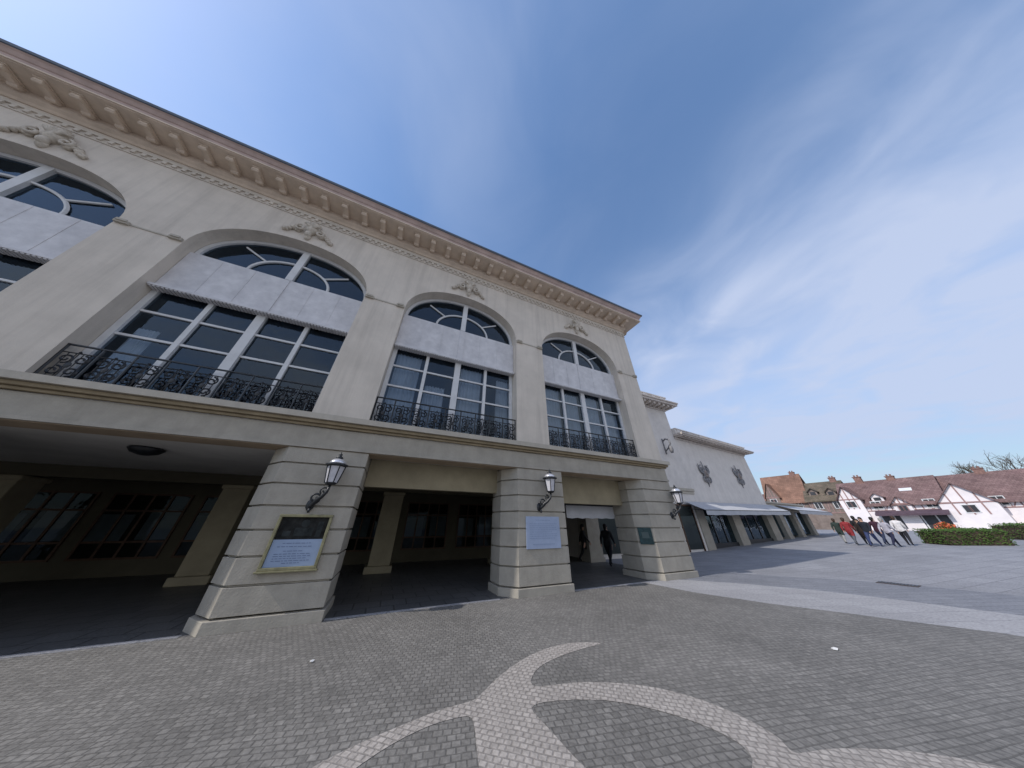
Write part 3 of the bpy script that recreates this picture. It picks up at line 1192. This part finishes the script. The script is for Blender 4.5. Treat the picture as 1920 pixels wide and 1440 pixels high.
board = thing('notice_board', 'pale blue printed notice board on the middle pier', 'notice board', (4.58, YF, 1.09))
b = MB()
b.box(-.61, .61, -.035, -.003, 0, .86)
b.build('board', M['paper2'], board, bevel=.006)
rows = [(.76, -.25, .25)] + [(.66 - .055 * i, -.50, (.5, .38, .47, .5, .3, .48, .5, .42)[i]) for i in range(8)] + [(.12, -.4, .4)]
text_rows(board, rows, -.038, -.0355, random.Random(6), .007, M['ink2'])

plq = thing('wall_plaque', 'small dark green plaque on the chamfered edge of the corner pier', 'plaque', (9.34, 7.97, 1.08), R(38.7))
b = MB()
b.box(-.045, -.004, -.24, .24, 0, .55)
b.build('plate', M['greenplate'], plq, bevel=.01)
b = MB()
b.box(-.049, -.046, -.12, .12, .20, .40)
b.build('emblem', mat('plaque_print', (.07, .10, .10), .4), plq)

cl = thing('ceiling_lamp', 'round black dome lamp under the arcade ceiling on the left', 'lamp', (-6.1, 9.7, 3.46))
b = MB()
b.lathe([(.05, -.0), (.30, -.01), (.32, -.04), (.24, -.13), (.10, -.18), (.01, -.19)], (0, 0, -.002), 18)
b.build('shade', M['iron'], cl, smooth=True)


# dark ornaments on the low wing
def ornament(loc, rz, label, sc, seed):
    t = thing('scroll_ornament', label, 'ornament', loc, rz, 'iron scroll ornaments on the low wing')
    b = MB()
    b.M = Matrix.Scale(sc, 4)
    for sg in (-1, 1):
        b.tube([(x, -.08, z) for x, _, z in spiral(sg * .32, .25, .30, 1.3, R(90), -sg, 0)], .05, 6)
        b.tube([(x, -.08, z) for x, _, z in spiral(sg * .25, -.35, .22, 1.2, R(-90), sg, 0)], .045, 6)
        b.tube([(0, -.05, -.7), (sg * .25, -.1, -.1), (sg * .62, -.08, .62)], [.03, .05, .02], 6)
    b.tube([(0, -.03, -.85), (0, -.10, 0), (0, -.06, .85)], [.02, .06, .02], 6)
    b.build('scroll', M['greyiron'], t)
    b = MB()
    b.M = Matrix.Scale(sc, 4)
    for i in range(8):
        a = i * math.pi / 4
        b.blob((.17 * math.cos(a), -.12, .17 * math.sin(a)), .09, .05, .09, 8, 5)
    b.blob((0, -.15, 0), .10, .06, .10, 10, 6)
    b.build('rosette', mat('aged_bronze', (.26, .22, .20), .6, .3, 8), t)
    return t


def w3(s, z, off=0):
    return (O3.x + s * math.cos(A3) + off * math.sin(A3), O3.y + s * math.sin(A3) - off * math.cos(A3), z)


ornament(w3(3.0, 5.75), A3, 'dark iron scroll ornament nearer the tall wing', 1.3, 1)
ornament(w3(9.6, 6.05), A3, 'dark iron scroll ornament nearer the outer corner of the low wing', 1.3, 2)

br = thing('wall_bracket', 'black curved iron bracket lamp high on the tall set back wing', 'bracket', (20.6, 13.5, 7.5))
b = MB()
b.tube([(0, -.02, .55), (0, -.3, .7), (0, -.6, .55), (0, -.62, .2), (0, -.35, -.1), (0, -.05, -.3)], [.06, .07, .08, .07, .06, .05], 8)
b.tube([(.0, -.02, -.55), (0, -.02, .8)], .06, 6)
b.build('scroll', M['greyiron'], br, smooth=True)
b = MB()
b.lathe([(.10, -.5), (.16, -.3), (.16, .0), (.05, .1)], (0, -.55, -.05), 10)
b.build('lamp_shade', M['greyiron'], br, smooth=True)

# ------------------------------------------------------------------ drain, litter
dr = thing('drain_cover', 'dark rectangular iron drain cover in the plaza slabs', 'drain cover', (16.05, 4.1, .001), R(4))
b = MB()
b.box(-.24, .24, -.42, .42, .0, .016)
b.build('frame', mat('rust_iron', (.07, .055, .05), .7, .3, 12), dr)
b = MB()
for i in range(12):
    y = -.37 + i * .067
    b.box(-.20, .20, y - .02, y + .02, .0161, .022)
b.build('grate', M['iron'], dr)


def litter(loc, label, s):
    b = MB()
    pts = [(math.cos(a) * s * (.6 + .4 * random.random()), math.sin(a) * s * (.5 + .4 * random.random()), .006 + .02 * random.random()) for a in [i * 1.05 for i in range(6)]]
    b._a(pts + [(0, 0, .03)], [(i, (i + 1) % 6, 6) for i in range(6)])
    o = b.build('paper_scrap', M['white'])
    so = o.modifiers.new('thick', 'SOLIDIFY')
    so.thickness = .003
    o.location = loc
    tag(o, label, 'litter', 'scraps on the cobbles')


litter((6.9, 2.83, .006), 'white paper scrap on the cobbles to the right', .06)
litter((-.55, 5.75, .006), 'white paper scrap on the cobbles before the display case pier', .035)


# ------------------------------------------------------------------ people
def person(loc, rz, label, jacket, trousers, hairc, stride=.28, h=1.74, bulk=1.0, long_coat=False):
    root = thing('person', label, 'person', loc, rz, None)
    V, E, S = [], [], []

    def add(p, r, parent=None):
        V.append(p)
        S.append((r[0] * (bulk if .3 < p[2] < 1.46 and r[0] > .04 else 1), r[1] * (bulk if .3 < p[2] < 1.46 and r[0] > .04 else 1)))
        if parent is not None:
            E.append((parent, len(V) - 1))
        return len(V) - 1
    k = h / 1.74
    pel = add((0, 0, .94), (.15, .115))
    ab = add((0, .0, 1.10), (.145, .105), pel)
    ch = add((0, .01, 1.30), (.165, .115), ab)
    ns = add((0, .0, 1.43), (.11, .085), ch)
    nk = add((0, -.01, 1.50), (.055, .055), ns)
    hd0 = add((0, -.03, 1.58), (.072, .085), nk)
    hd1 = add((0, -.03, 1.66), (.078, .095), hd0)
    add((0, -.02, 1.72), (.05, .06), hd1)
    for sg in (-1, 1):
        st = stride * sg
        hp = add((sg * .095, 0, .86), (.095, .10), pel)
        kn = add((sg * .10, -st * .55 - .04, .49), (.062, .068), hp)
        an = add((sg * .10, -st + (.06 if st < 0 else .0), .10 if st > 0 else .15), (.042, .046), kn)
        add((sg * .11, -st - .13 + (.06 if st < 0 else .0), .045 if st > 0 else .06), (.04, .036), an)
        sh = add((sg * .195, .01, 1.40), (.062, .062), ns)
        el = add((sg * .245, st * .35 + .03, 1.14), (.048, .05), sh)
        wr = add((sg * .235, st * .8 - .04, .93), (.032, .035), el)
        pm = add((sg * .235, st * .85 - .06, .86), (.022, .04), wr)
        for j in range(4):
            f1 = add((sg * .237, st * .85 - .09 + j * .022, .81), (.0085, .0085), pm)
            add((sg * .225, st * .85 - .085 + j * .02, .775 + (.012 if j in (0, 3) else 0)), (.007, .007), f1)
        add((sg * .215, st * .85 - .11, .84), (.009, .009), pm)
    me = bpy.data.meshes.new('body')
    me.from_pydata([tuple(c * k for c in v) for v in V], E, [])
    o = bpy.data.objects.new('body', me)
    C.objects.link(o)
    sk = o.modifiers.new('skin', 'SKIN')
    sk.use_smooth_shade = True
    for i, r in enumerate(S):
        me.skin_vertices[0].data[i].radius = (r[0] * k, r[1] * k)
    me.skin_vertices[0].data[0].use_root = True
    su = o.modifiers.new('sub', 'SUBSURF')
    su.levels = su.render_levels = 1
    dg = bpy.context.evaluated_depsgraph_get()
    dg.update()
    nm = bpy.data.meshes.new_from_object(o.evaluated_get(dg))
    o.modifiers.clear()
    o.data = nm
    o.parent = root
    nm.materials.clear()
    for mm in (jacket, trousers, M['skin'], M['shoe']):
        nm.materials.append(mm)
    for p in nm.polygons:
        c = p.center / k
        p.use_smooth = True
        if c.z > 1.49 or (c.z < .905 and abs(c.x) > .19):
            p.material_index = 2
        elif c.z > (.62 if long_coat else .88) or (abs(c.x) > .185 and c.z > .9):
            p.material_index = 0
        elif c.z > .10:
            p.material_index = 1
        else:
            p.material_index = 3
    b = MB()
    b.blob((0, .005, 1.685 * k), .098 * k, .112 * k, .105 * k, 12, 8)
    b.blob((0, .055, 1.62 * k), .085 * k, .07 * k, .12 * k, 10, 6)
    b.build('hair', hairc, root, smooth=True)
    b = MB()
    b.tube([(0, -.115 * k, 1.635 * k), (0, -.145 * k, 1.60 * k), (0, -.115 * k, 1.59 * k)], [.012, .016, .012], 6)
    for sg in (-1, 1):
        b.blob((sg * .085 * k, -.02 * k, 1.615 * k), .012, .025, .034, 6, 4)
    b.build('face', M['skin'], root, smooth=True)
    b = MB()
    for sg in (-1, 1):
        b.blob((sg * .032 * k, -.113 * k, 1.645 * k), .012, .008, .008, 6, 4)
    b.box(-.022, .022, -.118 * k, -.11 * k, 1.555 * k, 1.562 * k)
    b.build('eyes_and_mouth', hairc, root)
    b = MB()
    b.tube([(-.06 * k, -.045 * k, 1.47 * k), (0, -.075 * k, 1.46 * k), (.06 * k, -.045 * k, 1.47 * k), (.05 * k, .05 * k, 1.49 * k), (-.05 * k, .05 * k, 1.49 * k)], .028, 6, closed=True)
    b.build('collar', jacket, root, smooth=True)
    return root


M['skin'] = mat('skin', (.48, .30, .22), .6)
M['shoe'] = mat('shoe', (.02, .02, .022), .5)
hb = mat('brown_hair', (.05, .03, .02), .6)
hk = mat('dark_hair', (.015, .013, .012), .6)
hg = mat('grey_hair', (.28, .27, .26), .6)
mk = lambda n, c: mat(n, c, .85, .2, 9)
gp_ = lambda x, y: (x, y, gz(x))
person(gp_(32.9, 9.15), R(80), 'person in a red coat walking at the left of the group by the shops', mk('red_wool', (.24, .03, .035)), mk('grey_trouser', (.10, .11, .13)), hb, .25, 1.8, 1.3, True)
person(gp_(33.6, 8.75), R(100), 'person in a black jacket walking just behind the red coat', mk('black_cloth', (.016, .016, .018)), mk('dark_trouser', (.02, .022, .03)), hk, .3, 1.9, 1.3)
person(gp_(32.1, 8.05), R(260), 'person in a dark navy jacket and blue jeans in the middle of the group', mk('navy_cloth', (.015, .02, .03)), mk('jeans', (.035, .05, .12)), hk, -.3, 1.82, 1.3)
person(gp_(32.6, 7.25), R(70), 'person in a pale grey jacket and dark trousers in the right half of the group', mk('grey_jacket', (.36, .35, .40)), mk('navy_trouser', (.02, .022, .05)), hg, .36, 1.74, 1.3)
person(gp_(34.0, 10.0), R(90), 'person in a dark green coat and pale trousers at the far left of the group', mk('green_coat', (.03, .045, .04)), mk('pale_trouser', (.30, .30, .30)), hb, .25, 1.75, 1.25, True)
person(gp_(33.0, 8.5), R(250), 'person in a long dark brown coat half hidden in the middle of the group', mk('brown_coat', (.03, .022, .02)), mk('black_trouser', (.02, .02, .02)), hk, .22, 1.7, 1.3, True)
person(gp_(34.5, 7.05), R(95), 'person in a white jacket at the far right of the walking group', mk('white_jacket', (.62, .60, .60)), mk('black_jeans', (.02, .02, .025)), hb, .2, 1.84, 1.25)
person(gp_(33.9, 7.95), R(75), 'person in a dark plum jacket just left of the pale grey jacket', mk('plum_jacket', (.05, .02, .035)), mk('blue_trouser', (.03, .04, .08)), hk, .3, 1.8, 1.25)
person((10.3, 13.0, .006), R(60), 'person in dark clothes walking beside the far column under the arcade', mk('shade_cloth', (.02, .02, .022)), mk('shade_trouser', (.018, .018, .02)), hk, .3, 1.72, 1.35)
person((10.25, 11.1, .006), R(120), 'person in dark clothes striding in the shade of the last arcade bay', mk('shade_jacket', (.025, .026, .03)), mk('shade_jeans', (.016, .018, .025)), hk, .4, 1.74, 1.35)


# ------------------------------------------------------------------ hedges
def leaf_mat(name, c1, c2):
    m = mat(name, c1, .7, 0, 1.2, col2=c2, spec=.2)
    return m


M['hedge'] = leaf_mat('hedge_leaf', (.030, .070, .014), (.075, .125, .028))
M['twig'] = mat('twig', (.07, .05, .035), .9)


def hedge(cx, cy, L, W, H, rz, label, seed, nleaf=5200):
    rnd = random.Random(seed)
    t = thing('hedge', label, 'hedge', (cx, cy, gz(cx)), rz, 'clipped hedges on the plaza')
    b = MB()
    b.box(-L / 2 + .12, L / 2 - .12, -W / 2 + .12, W / 2 - .12, 0, H - .14)
    b.build('twigs', M['twig'], t)
    b = MB()
    for i in range(nleaf):
        while True:
            x, y, z = rnd.uniform(-L / 2, L / 2), rnd.uniform(-W / 2, W / 2), rnd.uniform(.03, H)
            d = min(L / 2 - abs(x), W / 2 - abs(y), H - z)
            if d < .22:
                break
        q = Vector((x, y, z + .05 * math.sin(x * 2.3) + rnd.gauss(0, .02)))
        a = Vector((rnd.gauss(0, 1), rnd.gauss(0, 1), rnd.gauss(0, .6))).normalized()
        c = a.orthogonal().normalized()
        s = rnd.uniform(.035, .075)
        b.quad(q - a * s, q + c * s * .55, q + a * s, q - c * s * .55)
    b.build('foliage', M['hedge'], t)
    return t


hedge(37.9, 5.35, 3.1, 2.0, .95, R(-46), 'low clipped green hedge right of the walking group', 3)
hedge(47.6, 2.0, 6.0, 2.4, 1.05, R(-46), 'low clipped green hedge cut by the right edge of the photo', 4)
# orange flowers on the first hedge
t = thing('flowering_plant', 'orange red flowering plant rising behind the nearer hedge', 'plant', (40.0, 5.95, gz(40)))
b, g = MB(), MB()
rnd = random.Random(9)
for i in range(420):
    a, r = rnd.uniform(0, 6.28), abs(rnd.gauss(0, .28))
    q = Vector((r * math.cos(a), r * math.sin(a), .95 + rnd.uniform(0, .42) - r * .4))
    u = Vector((rnd.gauss(0, 1), rnd.gauss(0, 1), rnd.gauss(0, 1))).normalized()
    c = u.orthogonal().normalized()
    s = rnd.uniform(.04, .07)
    (b if i % 4 else g).quad(q - u * s, q + c * s, q + u * s, q - c * s)
for i in range(14):
    a = i * .45
    g.tube([(0, 0, 0), (.12 * math.cos(a), .12 * math.sin(a), .6), (.3 * math.cos(a), .3 * math.sin(a), 1.1)], .012, 4)
b.build('flowers', mat('orange_petal', (.62, .16, .07), .7, .25, 6), t)
g.build('foliage', M['hedge'], t)

# ------------------------------------------------------------------ houses across the plaza
M['hwall'] = mat('house_white', (.76, .70, .70), .9, .08, .8)
M['hbrown'] = mat('house_brown', (.20, .16, .14), .9, .25, 1.2)
M['hpink'] = mat('house_timber', (.30, .19, .18), .85, .2, 2)
M['hdark'] = mat('house_opening', (.03, .03, .035), .4, .3, 1.5, spec=.5)
M['roofbrown'] = roof_mat('roof_brown', (.155, .095, .09), (.21, .135, .125), (.07, .045, .045))
M['rooforange'] = roof_mat('roof_orange', (.19, .105, .075), (.24, .135, .095), (.12, .07, .05))
M['roofgreen'] = roof_mat('roof_mossy', (.10, .085, .06), (.15, .115, .085), (.05, .045, .035))
M['chim'] = mat('chimney_brick', (.22, .13, .11), .9, .3, 5)


def window_part(root, x, y, z, w, h, fm=None):
    b = MB()
    t = .09
    b.box(x - w / 2, x + w / 2, y - .06, y - .002, z, z + t)
    b.box(x - w / 2, x + w / 2, y - .06, y - .002, z + h - t, z + h)
    b.box(x - w / 2, x - w / 2 + t, y - .06, y - .002, z + t, z + h - t)
    b.box(x + w / 2 - t, x + w / 2, y - .06, y - .002, z + t, z + h - t)
    b.box(x - .035, x + .035, y - .05, y - .002, z + t, z + h - t)
    o = b.build('window', fm or M['white'], root)
    p = MB()
    p.box(x - w / 2 + t, x + w / 2 - t, y - .02, y - .003, z + t, z + h - t)
    p.build('pane', M['hdark'], o)
    return o


def house(label, loc, L, D, eave, ridge, roofm, rz=R(-90), gables=(), timber=True, shop=None, chims=(), dormers=(), skylights=(), wins=True, wallm=None):
    t = thing('house', label, 'house', loc, rz, 'norman houses across the plaza')
    wm = wallm or M['hwall']
    b = MB()
    b.box(0, L, 0, D, 0, eave)
    b.prism_y([(0, 0), (L, 0), (L, .01), (0, .01)], 0, .01)
    for x in (0, L):
        b.quad((x, 0, eave), (x, D, eave), (x, D / 2, ridge - .15))
    b.build('wall', wm, t)
    b = MB()
    ov, th_ = .45, .16
    sl = (ridge - eave) / (D / 2)
    for sgn in (0, 1):
        y0, y1 = (-ov, D / 2) if not sgn else (D + ov, D / 2)
        z0 = eave - ov * sl
        pts = [(y0, z0), (y1, ridge), (y1, ridge + th_), (y0, z0 + th_)]
        b._a([(-.3, p[0], p[1]) for p in pts] + [(L + .3, p[0], p[1]) for p in pts],
             [(0, 1, 2, 3), (7, 6, 5, 4), (0, 4, 5, 1), (1, 5, 6, 2), (2, 6, 7, 3), (3, 7, 4, 0)])
    rf = b.build('roof', roofm, t)
    for cx, cy, hh in chims:
        c = MB()
        c.box(cx - .45, cx + .45, cy - .35, cy + .35, ridge - 1.2, ridge + hh)
        c.box(cx - .52, cx + .52, cy - .42, cy + .42, ridge + hh + .001, ridge + hh + .14)
        for q in (-.2, .2):
            c.lathe([(.11, 0), (.13, .3)], (cx + q, cy, ridge + hh + .14), 8)
        c.build('chimney', M['chim'], rf)
    for cx, f, ww, hh in skylights:
        y = D / 2 * f
        z = eave + sl * y + th_
        c = MB()
        c._a([(cx - ww / 2, y, z + .06), (cx + ww / 2, y, z + .06), (cx + ww / 2, y + hh, z + .06 + hh * sl), (cx - ww / 2, y + hh, z + .06 + hh * sl)], [(0, 1, 2, 3)])
        oo = c.build('skylight', M['white'], rf)
        so = oo.modifiers.new('thick', 'SOLIDIFY')
        so.thickness = .08
    for cx, ww, z0, hh, kind in dormers:
        y = max((z0 - eave) / sl, -.1)
        c = MB()
        c.box(cx - ww / 2, cx + ww / 2, y - .05, D / 2, z0, z0 + hh)
        c.quad((cx - ww / 2, y - .05, z0 + hh), (cx + ww / 2, y - .05, z0 + hh), (cx, y - .05, z0 + hh + ww * .42))
        d_ = c.build('dormer', wm, t)
        c = MB()
        for sg in (-1, 1):
            c._a([(cx, y - .35, z0 + hh + ww * .42 + .12), (cx + sg * (ww / 2 + .25), y - .35, z0 + hh - .12), (cx + sg * (ww / 2 + .25), D / 2, z0 + hh - .12), (cx, D / 2, z0 + hh + ww * .42 + .12)], [(0, 1, 2, 3)])
        rr = c.build('dormer_roof', roofm, d_)
        so = rr.modifiers.new('thick', 'SOLIDIFY')
        so.thickness = .1
        c = MB()
        c.box(cx - ww * .3, cx + ww * .3, y - .09, y - .051, z0 + .2, z0 + hh - .1)
        c.build('pane', M['hdark'], d_)
    for g0, g1, gz0, gz1, yo in gables:
        c = MB()
        gc = (g0 + g1) / 2
        c.box(g0, g1, -yo, D / 2, 0, gz0)
        c._a([(g0, -yo, gz0), (g1, -yo, gz0), (gc, -yo, gz1), (g0, D / 2, gz0), (g1, D / 2, gz0), (gc, D / 2, gz1)], [(0, 1, 2), (3, 5, 4), (0, 2, 5, 3), (1, 4, 5, 2)])
        gw = c.build('gable', wm, t)
        c = MB()
        for a in (g0 - .3, g1 + .3):
            c._a([(gc, -yo - .35, gz1 + .12), (a, -yo - .35, gz0 - .15), (a, D / 2, gz0 - .15), (gc, D / 2, gz1 + .12)], [(0, 1, 2, 3)])
        rr = c.build('gable_roof', roofm, gw)
        so = rr.modifiers.new('thick', 'SOLIDIFY')
        so.thickness = .12
        if timber:
            c = MB()
            y = -yo - .02
            for q in (.25, .5, .75):
                x = g0 + (g1 - g0) * q
                top = gz0 + (gz1 - gz0) * (1 - abs(q - .5) * 2) - .1
                c.box(x - .07, x + .07, y - .03, y + .015, gz0 - 1.6, top)
            c.box(g0, g1, y - .035, y + .015, gz0 - .1, gz0 + .06)
            c.build('timber', M['hpink'], gw)
        window_part(gw, gc, -yo, gz0 - 1.4, 1.2, 1.1)
    if timber:
        c = MB()
        nb = int(L / .75)
        z0, z1 = 3.0, eave - .02
        for i in range(nb + 1):
            x = min(max(i * L / nb, .07), L - .07)
            c.box(x - .06, x + .06, -.03, -.002, z0, z1)
        c.box(0, L, -.035, -.002, z0 - .16, z0 - .001)
        for i in range(0, nb - 1, 3):
            x0, x1 = i * L / nb + .06, (i + 1) * L / nb - .06
            c._a([(x0, -.02, z0), (x0 + .12, -.02, z0), (x1, -.02, z1), (x1 - .12, -.02, z1), (x0, -.004, z0), (x0 + .12, -.004, z0), (x1, -.004, z1), (x1 - .12, -.004, z1)],
                 [(0, 1, 2, 3), (4, 7, 6, 5), (0, 4, 5, 1), (1, 5, 6, 2), (2, 6, 7, 3), (3, 7, 4, 0)])
        c.build('timber', M['hpink'], t)
    if wins:
        nw = max(2, int(L / 2.6))
        for i in range(nw):
            x = (i + .5) * L / nw
            window_part(t, x, -.001 if not timber else -.035, max(3.15, eave - 1.75), 1.15, 1.25)
    if shop:
        s0, s1 = shop
        c = MB()
        c.box(s0, s1, -.08, -.003, .3, 2.5)
        sp = c.build('shop_front', M['hdark'], t)
        c = MB()
        q = s0
        while q <= s1 + .01:
            c.box(q - .07, q + .07, -.12, -.081, .0, 2.5)
            q += (s1 - s0) / 5
        c.build('mullion', M['white'], sp)
        c = MB()
        c._a([(s0 - .2, -.09, 2.95), (s1 + .2, -.09, 2.95), (s1 + .2, -1.5, 2.35), (s0 - .2, -1.5, 2.35), (s1 + .2, -1.5, 2.1), (s0 - .2, -1.5, 2.1)], [(0, 1, 2, 3), (3, 2, 4, 5)])
        oo = c.build('shop_awning', mat('plum_awning', (.09, .06, .075), .8, .2, 2), t)
        so = oo.modifiers.new('thick', 'SOLIDIFY')
        so.thickness = .03
    return t


G = 1.0
house('white half timbered house with long brown roof and dark shop awning', (78, 20.6, G), 10.6, 8.5, 4.0, 7.9, M['roofbrown'],
      gables=((.0, 2.6, 4.9, 7.0, .5), (5.6, 7.4, 3.9, 4.9, .3)), shop=(3.6, 10.2), chims=((2.9, 4.2, .9), (6.6, 4.3, .5)), skylights=((7.6, .42, 1.3, .5),), dormers=((4.4, 1.3, 4.3, .8, 0),))
house('white house with broad pale gable and brown roof at the right edge', (79, 10.0, G), 16, 9, 3.9, 7.8, M['roofbrown'],
      gables=((-.7, 3.9, 3.7, 6.3, 1.4),), chims=((10, 4.5, .8), (4.2, 4.5, .6)), dormers=((8.6, 1.4, 4.4, .8, 0), (11.5, 1.4, 4.4, .8, 0)), shop=(6.5, 14.5))
house('tall house with steep orange tiled roof behind the pavilion', (82, 33.0, G), 6.6, 8, 5.6, 11.2, M['rooforange'], rz=R(-82), gables=((.1, 2.4, 6.4, 9.4, .3),), chims=((5.8, 4, .5),), wallm=M['hbrown'])
house('lower house with dark mossy roof and cream dormers', (82, 26.3, G), 5.4, 8, 5.4, 8.9, M['roofgreen'], rz=R(-86), dormers=((1.3, 1.3, 6.2, .9, 0), (3.9, 1.3, 6.0, .9, 0)), chims=((4.6, 4, .7),), wallm=M['hbrown'])
house('white gabled house far left behind the low wing roofs', (96, 44, G), 9, 8, 5.2, 8.6, M['roofbrown'], rz=R(-80), chims=((3, 4, .7),))


# ------------------------------------------------------------------ bare trees behind
def bare_tree(loc, H, label, seed):
    rnd = random.Random(seed)
    t = thing('bare_tree', label, 'tree', loc, 0, 'bare trees behind the houses')
    tr, cr, lf = MB(), MB(), MB()
    tr.tube([(0, 0, 0), (.05, .03, H * .25), (.0, .1, H * .45)], [.28, .22, .17], 8)

    def grow(p, d, L, r, lev):
        q = p + d * L
        cr.tube([p, p + d * L * .5 + Vector((rnd.gauss(0, .05), rnd.gauss(0, .05), .05)) * L, q], [r, r * .8, r * .6], 5)
        if lev == 0:
            for _ in range(7):
                w_ = q - d * L * rnd.random() * .8 + Vector((rnd.gauss(0, .12), rnd.gauss(0, .12), rnd.gauss(0, .12)))
                u = Vector((rnd.gauss(0, 1), rnd.gauss(0, 1), rnd.gauss(0, 1))).normalized()
                c = u.orthogonal()
                lf.quad(w_ - u * .05, w_ + c * .03, w_ + u * .05, w_ - c * .03)
            return
        for _ in range(3 if lev > 1 else 4):
            nd = (d + Vector((rnd.gauss(0, .5), rnd.gauss(0, .5), rnd.gauss(.15, .3)))).normalized()
            grow(p + d * L * rnd.uniform(.55, 1), nd, L * rnd.uniform(.6, .8), r * .6, lev - 1)
    for _ in range(5):
        d = Vector((rnd.gauss(0, .5), rnd.gauss(0, .5), 1)).normalized()
        grow(Vector((0, .05, H * rnd.uniform(.3, .45))), d, H * .24, .10, 3)
    tr.build('trunk', M['twig'], t)
    cr.build('crown', M['twig'], t)
    lf.build('buds', mat('bud', (.12, .10, .06), .8), t)
    return t


bare_tree((104, 7.5, G), 13.4, 'bare tree behind the ridge of the right hand houses, leftmost', 11)
bare_tree((104, 3.6, G), 13.8, 'bare tree behind the right edge house, second from left', 2)
bare_tree((106, 0.5, G), 13.2, 'bare tree behind the right edge house, at the photo edge', 5)
